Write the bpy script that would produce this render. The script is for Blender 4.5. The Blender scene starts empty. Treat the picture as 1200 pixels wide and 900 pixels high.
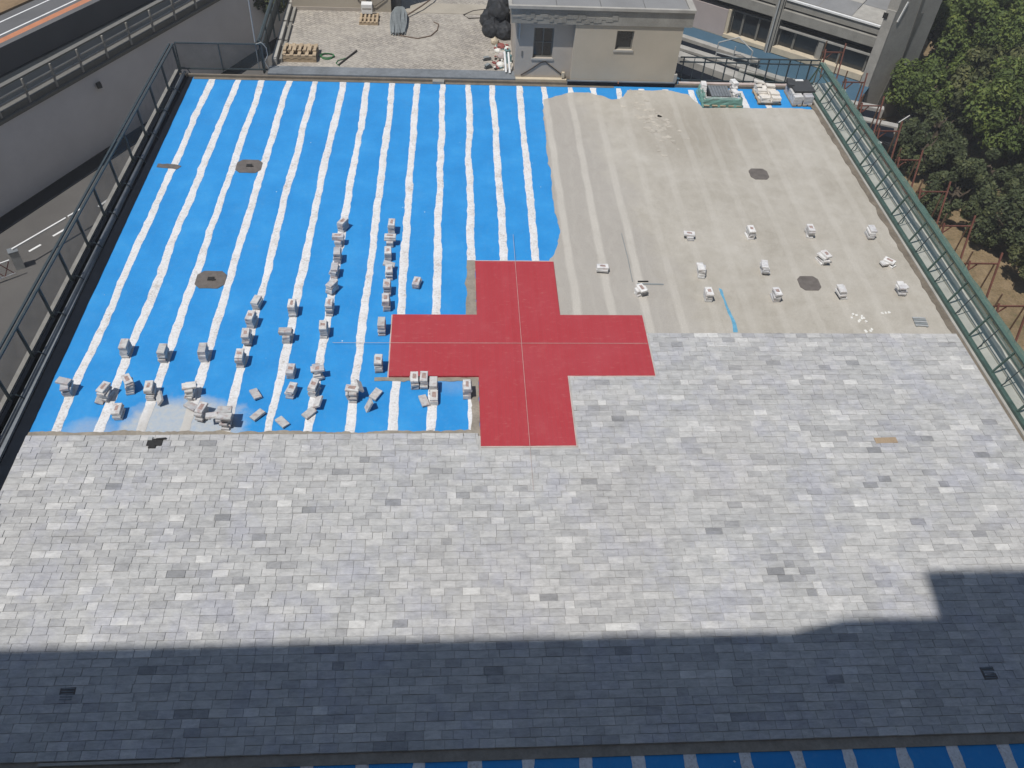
import bpy, bmesh, math, random
from mathutils import Vector, Matrix, noise as mnoise
rnd = random.Random(7)
sc = bpy.context.scene
COL = sc.collection
R = math.radians

# ------------------------------------------------------------------ camera, sky, sun
def make_camera():
    yaw, pitch, roll = 0.10154, 0.826248, 0.072761
    cy, sy = math.cos(yaw), math.sin(yaw)
    f = Vector((sy*math.cos(pitch), cy*math.cos(pitch), -math.sin(pitch)))
    r = Vector((cy, -sy, 0)); u = r.cross(f)
    r2 = r*math.cos(roll) + u*math.sin(roll); u2 = u*math.cos(roll) - r*math.sin(roll)
    cam = bpy.data.cameras.new('camera'); o = bpy.data.objects.new('camera', cam); COL.objects.link(o)
    m = Matrix((( r2.x, u2.x, -f.x, -1.7895), (r2.y, u2.y, -f.y, -16.0323), (r2.z, u2.z, -f.z, 16.0212), (0,0,0,1)))
    o.matrix_world = m
    cam.sensor_fit = 'HORIZONTAL'; cam.sensor_width = 36; cam.lens = 1017.45/1200*36
    cam.clip_start = 0.05; cam.clip_end = 900
    sc.camera = o
make_camera()
SUN_DIR = Vector((0.36, 0.29, -1.0)).normalized()      # the way the light travels
sc.world = bpy.data.worlds.new('World'); sc.world.use_nodes = True
wn = sc.world.node_tree
bg = wn.nodes['Background']
sky = wn.nodes.new('ShaderNodeTexSky'); sky.sky_type = 'NISHITA'; sky.sun_disc = False
sky.sun_elevation = R(65.2); sky.sun_rotation = R(231); sky.air_density = 1.2; sky.dust_density = 0.5; sky.ozone_density = 0.8
wn.links.new(sky.outputs[0], bg.inputs[0]); bg.inputs[1].default_value = 0.074
sl = bpy.data.lights.new('sun', 'SUN'); sl.energy = 3.85; sl.angle = R(0.45); sl.color = (1, .965, .91)
so = bpy.data.objects.new('sun', sl); COL.objects.link(so); so.rotation_euler = SUN_DIR.to_track_quat('-Z', 'Y').to_euler()
so.location = (-10, -20, 40)
sc.view_settings.view_transform = 'Standard'; sc.view_settings.look = 'None'
sc.view_settings.exposure = 0.06; sc.view_settings.gamma = 1

# ------------------------------------------------------------------ materials
class NT:
    def __init__(s, name):
        s.m = bpy.data.materials.new(name); s.m.use_nodes = True
        s.t = s.m.node_tree; s.b = s.t.nodes['Principled BSDF']
    def n(s, typ, **kw):
        nd = s.t.nodes.new(typ)
        for k, v in kw.items():
            if k in nd.inputs: nd.inputs[k].default_value = v
            else: setattr(nd, k, v)
        return nd
    def l(s, a, b): s.t.links.new(a, b)
    def pos(s):
        return s.n('ShaderNodeNewGeometry').outputs['Position']
    def noise(s, scale, detail=4, rough=.6, vec=None):
        nd = s.n('ShaderNodeTexNoise', Scale=scale, Detail=detail, Roughness=rough)
        s.l(vec or s.pos(), nd.inputs['Vector']); return nd.outputs[0]
    def ramp(s, fac, stops):
        r = s.n('ShaderNodeValToRGB'); e = r.color_ramp.elements
        while len(e) < len(stops): e.new(.5)
        for el, (p, c) in zip(e, stops):
            el.position = p; el.color = (*c, 1) if len(c) == 3 else c
        s.l(fac, r.inputs[0]); return r.outputs[0]
    def mix(s, fac, a, b, mode='MIX'):
        nd = s.n('ShaderNodeMix', data_type='RGBA', blend_type=mode)
        for v, i in ((fac, 0), (a, 6), (b, 7)):
            if isinstance(v, (int, float)): nd.inputs[i].default_value = v
            elif isinstance(v, tuple): nd.inputs[i].default_value = (*v, 1)
            else: s.l(v, nd.inputs[i])
        return nd.outputs[2]
    def math(s, op, a, b=None, clamp=False):
        nd = s.n('ShaderNodeMath', operation=op); nd.use_clamp = clamp
        for v, i in ((a, 0), (b, 1)):
            if v is None: continue
            if isinstance(v, (int, float)): nd.inputs[i].default_value = v
            else: s.l(v, nd.inputs[i])
        return nd.outputs[0]
    def bump(s, h, strength=.3, dist=.01):
        nd = s.n('ShaderNodeBump', Strength=strength, Distance=dist); s.l(h, nd.inputs['Height'])
        s.l(nd.outputs[0], s.b.inputs['Normal'])
    def out(s, col, rough=.8, metal=0, spec=.3):
        if isinstance(col, tuple): s.b.inputs['Base Color'].default_value = (*col, 1)
        else: s.l(col, s.b.inputs['Base Color'])
        s.b.inputs['Roughness'].default_value = rough; s.b.inputs['Metallic'].default_value = metal
        s.b.inputs['Specular IOR Level'].default_value = spec
        return s.m

def mul(c, k): return tuple(min(1, x*k) for x in c)
def simple(name, c, var=.18, scale=3, rough=.8, metal=0, spec=.3, bump=.2, fine=40):
    s = NT(name); a = s.noise(scale, 5); b = s.noise(fine, 3)
    f = s.math('ADD', s.math('MULTIPLY', a, .65), s.math('MULTIPLY', b, .35))
    col = s.ramp(f, [(.3, mul(c, 1-var)), (.5, c), (.7, mul(c, 1+var))])
    if bump: s.bump(b, bump, .006)
    return s.out(col, rough, metal, spec)

M = {}
def blue_mat():
    s = NT('blue_membrane'); p = s.pos()
    a = s.noise(.9, 5); b = s.noise(9, 4); c = s.noise(60, 2)
    col = s.ramp(a, [(.3, (.020, .225, .56)), (.55, (.027, .262, .62)), (.75, (.045, .305, .66))])
    # scattered pale droplets of sealant
    v = s.n('ShaderNodeTexVoronoi', Scale=1.3); s.l(p, v.inputs['Vector'])
    warp = s.noise(14, 3)
    sp = s.math('LESS_THAN', s.math('ADD', v.outputs[0], s.math('MULTIPLY', warp, .12)), .082)
    col = s.mix(sp, col, (.55, .68, .78))
    sx = s.n('ShaderNodeSeparateXYZ'); s.l(p, sx.inputs[0])
    # dried cement dust by the paving edge
    def blob(x0, y0, rx, ry, amp):
        dx = s.math('DIVIDE', s.math('SUBTRACT', sx.outputs[0], x0), rx)
        dy = s.math('DIVIDE', s.math('SUBTRACT', sx.outputs[1], y0), ry)
        d = s.math('ADD', s.math('MULTIPLY', dx, dx), s.math('MULTIPLY', dy, dy))
        d = s.math('ADD', d, s.math('MULTIPLY', s.math('SUBTRACT', s.noise(1.6, 5), .5), 1.6))
        return s.math('MULTIPLY', s.math('SUBTRACT', 1.25, d, True), amp)
    f = s.math('ADD', blob(-8.1, -2.8, 1.5, 1.1, 1.3), blob(-10.1, -2.9, .9, .5, .5), True)
    f = s.math('ADD', f, blob(-1.75, -1.35, .5, .4, .2), True)
    f = s.math('MULTIPLY', f, s.math('ADD', .55, s.math('MULTIPLY', b, .6)), True)
    ms = s.n('ShaderNodeMapping'); ms.inputs['Scale'].default_value = (5, .25, 1); s.l(p, ms.inputs[0])
    st_ = s.noise(1.2, 4, .6, ms.outputs[0])
    col = s.mix(s.math('MULTIPLY', s.math('SUBTRACT', st_, .5, True), .55, True), col, (.018, .20, .52))
    cl = s.noise(.55, 6, .7)
    col = s.mix(s.math('MULTIPLY', s.math('SUBTRACT', cl, .56, True), 1.1, True), col, (.13, .34, .60))
    # general light dust
    g = s.math('MULTIPLY', s.math('SUBTRACT', b, .5, True), .5)
    col = s.mix(g, col, (.22, .40, .55))
    col = s.mix(f, col, (.46, .47, .46))
    s.bump(c, .15, .004)
    return s.out(col, .55, 0, .25)
M['blue'] = blue_mat()
def seam_mat():
    s = NT('seam_sealant'); a = s.noise(2.5, 5); b = s.noise(18, 4, .7)
    f = s.math('ADD', s.math('MULTIPLY', a, .4), s.math('MULTIPLY', b, .6))
    col = s.ramp(f, [(.34, (.40, .36, .33)), (.47, (.62, .615, .615)), (.62, (.74, .74, .75))])
    sx = s.n('ShaderNodeSeparateXYZ'); s.l(s.pos(), sx.inputs[0])
    dx = s.math('DIVIDE', s.math('SUBTRACT', sx.outputs[0], -8.1), 1.5); dy = s.math('DIVIDE', s.math('SUBTRACT', sx.outputs[1], -2.8), 1.1)
    d = s.math('ADD', s.math('ADD', s.math('MULTIPLY', dx, dx), s.math('MULTIPLY', dy, dy)), s.math('MULTIPLY', s.math('SUBTRACT', a, .5), 1.6))
    col = s.mix(s.math('MULTIPLY', s.math('SUBTRACT', 1.25, d, True), .9, True), col, (.46, .445, .42))
    s.bump(b, .4, .01); return s.out(col, .8)
M['seam'] = seam_mat()
def screed_mat():
    s = NT('screed_concrete'); p = s.pos(); sx = s.n('ShaderNodeSeparateXYZ'); s.l(p, sx.inputs[0])
    a = s.noise(.35, 6); b = s.noise(2.2, 6, .65); c = s.noise(30, 4)
    f = s.math('ADD', s.math('MULTIPLY', a, .6), s.math('MULTIPLY', b, .4))
    col = s.ramp(f, [(.34, (.345, .317, .268)), (.5, (.41, .38, .33)), (.66, (.47, .442, .392))])
    # thinner, greyer coat at the left
    gx = s.math('ADD', sx.outputs[0], s.math('MULTIPLY', s.math('SUBTRACT', s.noise(.8, 5), .5), 3.0))
    gx = s.math('ADD', gx, s.math('MULTIPLY', sx.outputs[1], .16))
    left = s.math('SUBTRACT', 1, s.math('MULTIPLY', s.math('SUBTRACT', gx, 4.3), .9, True), True)
    col = s.mix(s.math('MULTIPLY', left, .75), col, (.37, .345, .315))
    dq = s.math('DIVIDE', s.math('SUBTRACT', sx.outputs[0], 6.6), 2.6); dr_ = s.math('DIVIDE', s.math('SUBTRACT', sx.outputs[1], 10.6), 2.4)
    dd_ = s.math('ADD', s.math('ADD', s.math('MULTIPLY', dq, dq), s.math('MULTIPLY', dr_, dr_)), s.math('MULTIPLY', s.math('SUBTRACT', s.noise(.6, 5), .5), 1.8))
    col = s.mix(s.math('MULTIPLY', s.math('SUBTRACT', 1.1, dd_, True), .55, True), col, (.325, .292, .242))
    # the seams of the sheet below ghost through as paler bands
    wob = s.math('MULTIPLY', s.math('SUBTRACT', s.noise(.7, 2), .5), .13)
    k = s.math('ADD', .927, s.math('MULTIPLY', s.math('SUBTRACT', 13.4, sx.outputs[1]), .0019))
    u = s.math('DIVIDE', s.math('ADD', s.math('ADD', sx.outputs[0], .28), wob), k)
    d = s.math('ABSOLUTE', s.math('SUBTRACT', s.math('FRACT', s.math('ADD', u, .5)), .5))
    band = s.math('SUBTRACT', 1, s.math('MULTIPLY', s.math('SUBTRACT', d, .08), 14, True), True)
    amp = s.math('ADD', .30, s.math('MULTIPLY', left, .45))
    amp = s.math('MULTIPLY', amp, s.math('ADD', .35, s.math('MULTIPLY', s.noise(.6, 3), 1.1)))
    col = s.mix(s.math('MULTIPLY', band, amp, True), col, (.52, .49, .44))
    # trowel swirls
    w = s.n('ShaderNodeTexWave', Scale=.7, Distortion=9, Detail=3); s.l(p, w.inputs['Vector'])
    col = s.mix(s.math('MULTIPLY', s.math('SUBTRACT', w.outputs['Fac'], .70, True), .4), col, (.50, .47, .42))
    dk_ = s.noise(1.3, 6, .75)
    col = s.mix(s.math('MULTIPLY', s.math('SUBTRACT', dk_, .54, True), 1.3, True), col, (.28, .255, .215))
    fine = s.ramp(c, [(.3, (.86, .86, .86)), (.7, (1.08, 1.08, 1.08))])
    col = s.mix(1, col, fine, 'MULTIPLY')
    s.bump(s.math('ADD', b, s.math('MULTIPLY', c, .3)), .35, .012); return s.out(col, .9)
M['screed'] = screed_mat()
def red_mat():
    s = NT('red_tile'); p = s.pos()
    a = s.noise(.7, 5); b = s.noise(12, 4, .7)
    br = s.n('ShaderNodeTexBrick', Scale=1, offset=.0)
    br.inputs['Brick Width'].default_value = .1; br.inputs['Row Height'].default_value = 40
    br.inputs['Mortar Size'].default_value = .006; br.inputs['Mortar Smooth'].default_value = .3
    br.inputs['Color1'].default_value = (.37, .042, .052, 1); br.inputs['Color2'].default_value = (.39, .047, .058, 1)
    br.inputs['Mortar'].default_value = (.34, .052, .062, 1)
    s.l(p, br.inputs['Vector'])
    col = s.mix(s.math('MULTIPLY', s.math('SUBTRACT', a, .42, True), 1.3), br.outputs[0], (.40, .075, .09))
    mp = s.n('ShaderNodeMapping'); mp.inputs['Scale'].default_value = (2.2, 7, 1); mp.inputs['Rotation'].default_value = (0, 0, .5)
    s.l(p, mp.inputs['Vector'])
    sc1 = s.noise(1.6, 6, .75, mp.outputs[0])
    col = s.mix(s.math('MULTIPLY', s.math('SUBTRACT', sc1, .57, True), 2.4), col, (.50, .22, .20))
    col = s.mix(s.math('MULTIPLY', s.math('SUBTRACT', b, .55, True), .6), col, (.45, .14, .14))
    d1 = s.noise(.45, 6, .7); col = s.mix(s.math('MULTIPLY', s.math('SUBTRACT', d1, .5, True), .8, True), col, (.33, .045, .06))
    d2 = s.noise(2.6, 6, .75); col = s.mix(s.math('MULTIPLY', s.math('SUBTRACT', d2, .55, True), 1.1, True), col, (.48, .15, .14))
    s.bump(br.outputs[1], .25, .004); return s.out(col, .6, 0, .3)
M['red'] = red_mat()
M['red'].node_tree.nodes['Principled BSDF'].inputs['Specular IOR Level'].default_value = .12
def paver_mat(name, warm=0, rust=0, lift=1.0):
    s = NT(name); p = s.pos()
    at = s.n('ShaderNodeAttribute', attribute_name='tone'); t = at.outputs['Fac']
    col = s.ramp(t, [(0, mul((.23, .233, .24), lift)), (.14, mul((.325, .325, .33), lift)), (.5, mul((.41, .41, .405), lift)), (.8, mul((.475, .47, .462), lift)), (1, mul((.57, .565, .55), lift))])
    h = s.noise(.85, 4, .7); col = s.mix(s.math('MULTIPLY', s.math('SUBTRACT', h, .48, True), 3.2, True), col, (.37, .375, .425))
    h2 = s.noise(.31, 3, .5, None); 
    wv = s.n('ShaderNodeMapping'); wv.inputs['Location'].default_value = (31, 17, 3); s.l(p, wv.inputs[0])
    h3 = s.noise(.2, 3, .5, wv.outputs[0]); col = s.mix(s.math('MULTIPLY', s.math('SUBTRACT', h3, .5, True), .9, True), col, (.44, .405, .38))
    mp = s.n('ShaderNodeMapping'); mp.inputs['Scale'].default_value = (.55, 1.5, 1); s.l(p, mp.inputs[0])
    b = s.noise(7, 6, .75, mp.outputs[0]); c = s.noise(70, 3)
    m = s.ramp(s.math('ADD', s.math('MULTIPLY', b, .75), s.math('MULTIPLY', c, .25)), [(.28, (.62, .62, .63)), (.5, (1, 1, 1)), (.72, (1.32, 1.32, 1.32))])
    col = s.mix(1, col, m, 'MULTIPLY')
    gr = s.noise(.55, 6, .7)
    col = s.mix(s.math('MULTIPLY', s.math('SUBTRACT', gr, .52, True), 1.0, True), col, (.47, .45, .42))
    gs = s.noise(1.7, 5, .7)
    col = s.mix(s.math('MULTIPLY', s.math('SUBTRACT', gs, .57, True), 1.5, True), col, (.27, .27, .275))
    if rust:
        q = s.noise(9, 3, .6); col = s.mix(s.math('MULTIPLY', s.math('SUBTRACT', q, .5, True), rust, True), col, (.30, .155, .13))
    s.bump(s.math('ADD', b, c), .3, .006); return s.out(col, .85)
M['paver'] = paver_mat('grey_paver')
M['stack'] = paver_mat('stacked_paver', rust=2.6, lift=1.12)
M['pale'] = paver_mat('dusty_paver', rust=1.4, lift=1.32)
M['bed'] = simple('paving_bed', (.40, .395, .38), fine=60)
M['mortar'] = simple('mortar', (.27, .24, .20), .3, 2.5, .95, bump=.5, fine=18)
M['margin'] = simple('brown_mortar', (.17, .145, .115), .35, 2.2, .95, bump=.5, fine=16)
M['edging'] = simple('pale_edging', (.47, .39, .36), .25, 3, .9)
M['near_black'] = simple('near_black_coat', (.008, .011, .017), .3, 3, .9, spec=.08)
M['slate'] = simple('grey_flashing', (.17, .185, .20), .3, 1.5, .6, fine=8)
M['coping'] = simple('coping_concrete', (.36, .345, .315), .25, 2, .9)
M['concrete'] = simple('weathered_concrete', (.26, .25, .225), .3, 1.2, .95, bump=.4, fine=22)
M['render'] = simple('tan_render', (.43, .385, .315), .1, .8, .9, bump=.1)
M['render_g'] = simple('greyer_render', (.40, .36, .315), .12, 1.1, .9, bump=.1)
M['greywall'] = simple('grey_painted_wall', (.70, .685, .70), .10, .5, .9, bump=.1)
M['asphalt'] = simple('asphalt', (.105, .10, .095), .22, .4, .95, bump=.3, fine=30)
M['darkroof'] = simple('dark_bitumen_roof', (.012, .016, .02), .35, .5, .8)
M['road2'] = simple('upper_road_asphalt', (.12, .12, .122), .15, .5, .9)
M['white'] = simple('white_paint', (.72, .72, .71), .12, 4, .6)
M['orange'] = simple('orange_paint', (.46, .19, .10), .2, 2, .7)
M['steel'] = simple('dark_green_steel', (.04, .055, .062), .25, 5, .5, 0, .4, .1)
M['greensteel'] = simple('green_steel', (.055, .092, .08), .4, 4, .5, 0, .4, .1)
M['galv'] = simple('galvanised_steel', (.36, .37, .37), .2, 6, .5, 0, .5, .1)
M['rust'] = simple('rusty_scaffold_paint', (.145, .06, .045), .45, 5, .8, .1, .3, .3)
M['rusty_tube'] = simple('brown_scaffold_tube', (.17, .105, .07), .4, 5, .75, .3)
M['redboard'] = simple('red_mesh_board', (.34, .085, .07), .35, 4, .8)
M['wood'] = simple('pallet_wood', (.40, .31, .21), .3, 6, .9)
M['black'] = simple('black_plastic', (.028, .030, .034), .4, 4, .6, 0, .3, .6, 9)
M['darkplate'] = simple('charcoal_sheet', (.055, .057, .06), .25, 3, .6)
M['pipe'] = simple('grey_conduit', (.23, .25, .255), .2, 8, .5)
M['hose'] = simple('green_hose', (.05, .17, .07), .3, 8, .5)
M['cable'] = simple('dark_cable', (.035, .03, .028), .3, 8, .7)
M['cableb'] = simple('brown_cable', (.14, .10, .075), .3, 8, .7)
M['glass'] = simple('dark_window_glass', (.018, .02, .022), .3, 1, .12, 0, .6, 0)
M['frame'] = simple('grey_window_frame', (.16, .155, .14), .15, 5, .6)
M['sill'] = simple('cream_stone_sill', (.52, .45, .34), .15, 3, .85)
M['mauve'] = simple('pinkish_shutter', (.40, .345, .33), .08, 1, .8)
M['roofgrey'] = simple('grey_roof_slab', (.225, .225, .225), .15, .9, .9)
M['teal'] = simple('teal_plastic', (.13, .24, .25), .3, 4, .5)
M['redplastic'] = simple('red_plastic', (.27, .085, .075), .3, 5, .5)
M['dirt'] = simple('dry_earth', (.24, .165, .095), .35, .35, .98, bump=.6, fine=6)
M['blueyard'] = simple('blue_yard_coating', (.055, .115, .17), .2, .5, .7)
M['drain'] = simple('drain_patch', (.13, .115, .105), .3, 6, .85)
M['iron'] = simple('dark_iron', (.035, .034, .033), .3, 10, .6, .3)
M['bark'] = simple('bark', (.09, .07, .05), .3, 4, .95)
M['carpaint'] = simple('dark_car_paint', (.025, .027, .03), .1, 2, .2, .2, .6, 0)
M['crack'] = simple('blue_paint_streak', (.12, .33, .48), .3, 5, .8)
M['lime'] = simple('spilt_lime', (.68, .67, .63), .15, 8, .9)
M['brownslab'] = simple('brown_board', (.33, .25, .17), .25, 5, .9)
def court_mat():
    s = NT('courtyard_stone'); p = s.pos()
    a = s.noise(.5, 6); b = s.noise(6, 5, .7)
    mp = s.n('ShaderNodeMapping'); mp.inputs['Rotation'].default_value = (0, 0, .6); s.l(p, mp.inputs[0])
    br = s.n('ShaderNodeTexBrick', Scale=1); br.inputs['Brick Width'].default_value = .26; br.inputs['Row Height'].default_value = .13
    br.inputs['Mortar Size'].default_value = .012
    br.inputs['Color1'].default_value = (.40, .365, .315, 1); br.inputs['Color2'].default_value = (.31, .285, .255, 1); br.inputs['Mortar'].default_value = (.20, .18, .16, 1)
    s.l(mp.outputs[0], br.inputs['Vector'])
    col = s.mix(s.math('MULTIPLY', s.math('SUBTRACT', a, .40, True), 2.6, True), br.outputs[0], (.42, .385, .335))
    m = s.ramp(b, [(.3, (.72, .72, .72)), (.7, (1.2, 1.2, 1.2))])
    col = s.mix(1, col, m, 'MULTIPLY')
    s.bump(b, .5, .015); return s.out(col, .95)
M['court'] = court_mat()
M['finc'] = simple('end_wall_concrete', (.34, .325, .295), .22, .6, .95, bump=.5, fine=9)
M['ledge'] = simple('pale_ledge_concrete', (.47, .46, .42), .2, 2.5, .9)
M['cream'] = simple('cream_paver', (.66, .622, .565), .2, 6, .9)
def ground_mat():
    s = NT('dry_ground'); a = s.noise(.12, 6); b = s.noise(1.6, 6, .7); c = s.noise(10, 4, .7)
    f = s.math('ADD', s.math('MULTIPLY', a, .5), s.math('MULTIPLY', b, .5))
    col = s.ramp(f, [(.34, (.075, .08, .035)), (.47, (.20, .145, .08)), (.6, (.27, .20, .12)), (.72, (.33, .26, .17))])
    m = s.ramp(c, [(.3, (.7, .7, .7)), (.7, (1.25, 1.25, 1.25))]); col = s.mix(1, col, m, 'MULTIPLY')
    s.bump(c, .6, .05); return s.out(col, .98)
M['ground'] = ground_mat()
def leaf_mat(name, c):
    s = NT(name); at = s.n('ShaderNodeAttribute', attribute_name='tone')
    col = s.ramp(at.outputs['Fac'], [(0, mul(c, .5)), (.55, c), (1, mul((c[0]*1.35, c[1]*1.15, c[2]), 1.35))])
    s.out(col, .6, 0, .3)
    tr = s.n('ShaderNodeBsdfTranslucent'); s.l(col, tr.inputs[0])
    mx = s.n('ShaderNodeMixShader'); mx.inputs[0].default_value = .25
    o = s.t.nodes['Material Output']; s.l(s.b.outputs[0], mx.inputs[1]); s.l(tr.outputs[0], mx.inputs[2]); s.l(mx.outputs[0], o.inputs[0])
    return s.m
M['leaf'] = leaf_mat('green_leaves', (.105, .148, .038))
M['leaf_b'] = leaf_mat('olive_leaves', (.098, .112, .045))
M['leaf_d'] = leaf_mat('dark_leaves', (.072, .092, .04))
def net_mat(name, c, opac):
    s = NT(name); p = s.pos(); q = s.noise(3, 4); s.out(c, .8, 0, .1)
    f = s.math('MULTIPLY', s.math('ADD', .55, s.math('MULTIPLY', q, .9)), opac, True)
    tr = s.n('ShaderNodeBsdfTransparent'); mx = s.n('ShaderNodeMixShader'); s.l(f, mx.inputs[0])
    o = s.t.nodes['Material Output']; s.l(tr.outputs[0], mx.inputs[1]); s.l(s.b.outputs[0], mx.inputs[2]); s.l(mx.outputs[0], o.inputs[0])
    return s.m
M['net'] = net_mat('green_shade_net', (.09, .19, .15), .16)
M['netd'] = net_mat('dark_shade_net', (.05, .065, .075), .38)
M['netgreen'] = net_mat('folded_green_net', (.12, .20, .17), .6)
M['netpack'] = net_mat('pallet_green_net', (.16, .32, .28), .8)

# ------------------------------------------------------------------ mesh helpers
class MB:
    def __init__(s): s.v = []; s.f = []; s.mi = []; s.tone = []
    def add(s, vs, fs, mi=0, tone=.5):
        n = len(s.v); s.v += [tuple(v) for v in vs]
        for f in fs: s.f.append(tuple(i+n for i in f)); s.mi.append(mi); s.tone.append(tone)
        return s
    def box(s, c, d, rz=0, mi=0, tone=.5, mat=None):
        x, y, z = d[0]/2, d[1]/2, d[2]/2
        vs = [Vector(q) for q in ((-x,-y,-z),(x,-y,-z),(x,y,-z),(-x,y,-z),(-x,-y,z),(x,-y,z),(x,y,z),(-x,y,z))]
        m = mat or Matrix.Rotation(rz, 3, 'Z')
        c = Vector(c); vs = [m @ v + c for v in vs]
        return s.add(vs, [(3,2,1,0),(4,5,6,7),(0,1,5,4),(1,2,6,5),(2,3,7,6),(3,0,4,7)], mi, tone)
    def bounds(s, x0, x1, y0, y1, z0, z1, mi=0, tone=.5):
        return s.box(((x0+x1)/2, (y0+y1)/2, (z0+z1)/2), (x1-x0, y1-y0, z1-z0), 0, mi, tone)
    def chamfer(s, x0, x1, y0, y1, z0, z1, ch=.006, mi=0, tone=.5, tilt=(0,0)):
        def z(x, y, zz): return zz + tilt[0]*(x-(x0+x1)/2) + tilt[1]*(y-(y0+y1)/2)
        vs = [(x0,y0,z0),(x1,y0,z0),(x1,y1,z0),(x0,y1,z0)]
        vs += [(x,y,z(x,y,z1-ch)) for x,y in ((x0,y0),(x1,y0),(x1,y1),(x0,y1))]
        vs += [(x,y,z(x,y,z1)) for x,y in ((x0+ch,y0+ch),(x1-ch,y0+ch),(x1-ch,y1-ch),(x0+ch,y1-ch))]
        fs = [(8,9,10,11)]
        for i in range(4):
            j = (i+1) % 4; fs += [(i,j,4+j,4+i),(4+i,4+j,8+j,8+i)]
        return s.add(vs, fs, mi, tone)
    def bar(s, a, b, w, h=None, up=(0,0,1), mi=0):
        a, b = Vector(a), Vector(b); d = (b-a); L = d.length; d.normalize()
        u = Vector(up); sd = d.cross(u)
        if sd.length < 1e-4: sd = d.cross(Vector((1,0,0)))
        sd.normalize(); u = sd.cross(d)
        m = Matrix((sd, d, u)).transposed()
        return s.box((a+b)/2, (w, L, h or w), mat=m, mi=mi)
    def tube(s, pts, r, n=8, mi=0, caps=True):
        pts = [Vector(p) for p in pts]; rings = []; prev = None
        for i, p in enumerate(pts):
            d = (pts[min(i+1, len(pts)-1)] - pts[max(i-1, 0)]).normalized()
            if prev is None:
                a = d.cross(Vector((0,0,1)))
                if a.length < .05: a = d.cross(Vector((1,0,0)))
            else: a = prev - d*prev.dot(d)
            a.normalize(); prev = a; b = d.cross(a)
            rr = r[i] if isinstance(r, (list, tuple)) else r
            rings.append([p + a*math.cos(t)*rr + b*math.sin(t)*rr for t in [2*math.pi*k/n for k in range(n)]])
        vs = [v for q in rings for v in q]; fs = []
        for i in range(len(pts)-1):
            for k in range(n):
                k2 = (k+1) % n; fs.append((i*n+k, i*n+k2, (i+1)*n+k2, (i+1)*n+k))
        if caps: fs += [tuple(reversed(range(n))), tuple((len(pts)-1)*n+k for k in range(n))]
        return s.add(vs, fs, mi)
    def poly(s, pts, z0, z1, mi=0):
        n = len(pts); vs = [(x,y,z0) for x,y in pts] + [(x,y,z1) for x,y in pts]
        fs = [tuple(range(n, 2*n)), tuple(reversed(range(n)))] + [(i,(i+1)%n,n+(i+1)%n,n+i) for i in range(n)]
        return s.add(vs, fs, mi)
    def mesh(s, name, mats, smooth=False, tone=False):
        me = bpy.data.meshes.new(name); me.from_pydata(s.v, [], s.f)
        for m in (mats if isinstance(mats, (list, tuple)) else [mats]): me.materials.append(m)
        me.polygons.foreach_set('material_index', s.mi)
        if smooth: me.polygons.foreach_set('use_smooth', [True]*len(s.f))
        if tone:
            a = me.attributes.new('tone', 'FLOAT', 'FACE'); a.data.foreach_set('value', s.tone)
        me.update(); return me
    def build(s, name, mats, parent=None, loc=(0,0,0), smooth=False, tone=False):
        return link(name, s.mesh(name, mats, smooth, tone), parent, loc)
def link(name, me, parent=None, loc=(0,0,0), rot=(0,0,0)):
    o = bpy.data.objects.new(name, me); COL.objects.link(o); o.location = loc; o.rotation_euler = rot
    if parent: o.parent = parent
    return o
def tag(o, label, cat, group=None):
    o['label'] = label; o['category'] = cat
    if group: o['group'] = group
    return o
def thing(name, loc, label, cat, group=None, rz=0):
    return tag(link(name, None, None, loc, (0,0,rz)), label, cat, group)
def structure(o): o['kind'] = 'structure'; return o
def stuff(o): o['kind'] = 'stuff'; return o
def wob(x, sc_=1.0, seed=0): return mnoise.noise(Vector((x*sc_, seed*7.31, seed*1.7)))

# edges of the deck (they open out a little towards the viewer)
def EL(y): return -11.04 - .0305*(13.6-y)
def ER(y): return 11.52 + .045*(12.3-y) if y < 12.3 else 11.5
YB, YF = 13.62, -10.30          # back edge of the deck, front edge of the paving

# ------------------------------------------------------------------ large setting
g = MB()
N = 40
def gz(x, y):
    if x < 14.5: return -8.03
    k = min(1, (x-14.5)/4); k = k*k*(3-2*k)
    return -8.03 - 2.5*k + k*(.3*wob(x+y*.6, .25, 3) + .3*wob(y, .2, 5)) + max(0, x-34)*.05
xs = [-400,-150,-60,-30,-20,-10,0,10,14] + [15+i*1.5 for i in range(24)] + [60,110,200,400]
ys = [-400,-150,-60,-30,-15] + [-8+i*2 for i in range(32)] + [65,100,200,400]
for y in ys:
    for x in xs: g.v.append((x, y, gz(x, y)))
for j in range(len(ys)-1):
    for i in range(len(xs)-1):
        a = j*len(xs)+i; g.f.append((a, a+1, a+1+len(xs), a+len(xs))); g.mi.append(0); g.tone.append(.5)
structure(g.build('ground', M['ground'], smooth=True))

# street at the left
st = MB(); st.add([(-60,-20,-7.99),(-8.4,-20,-7.99),(-8.4,55,-7.99),(-60,55,-7.99)], [(0,1,2,3)])
street = structure(st.build('street', M['asphalt']))
for a, b in (((-19.48,13.57),(-19.14,14.03)), ((-18.82,14.61),(-18.47,15.09)), ((-17.5,16.75),(-17.1,17.5)), ((-16.7,18.2),(-16.3,18.9)), ((-20.6,11.8),(-20.3,12.3))):
    MB().bar((*a,-7.984), (*b,-7.984), .1, .004).build('road_dash', M['white'], street)
dk = MB(); dk.bar((-21.62,14.6,-7.98), (-8.5,38.2,-7.98), .9, .05); dk.build('gutter', M['near_black'], street)

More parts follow.
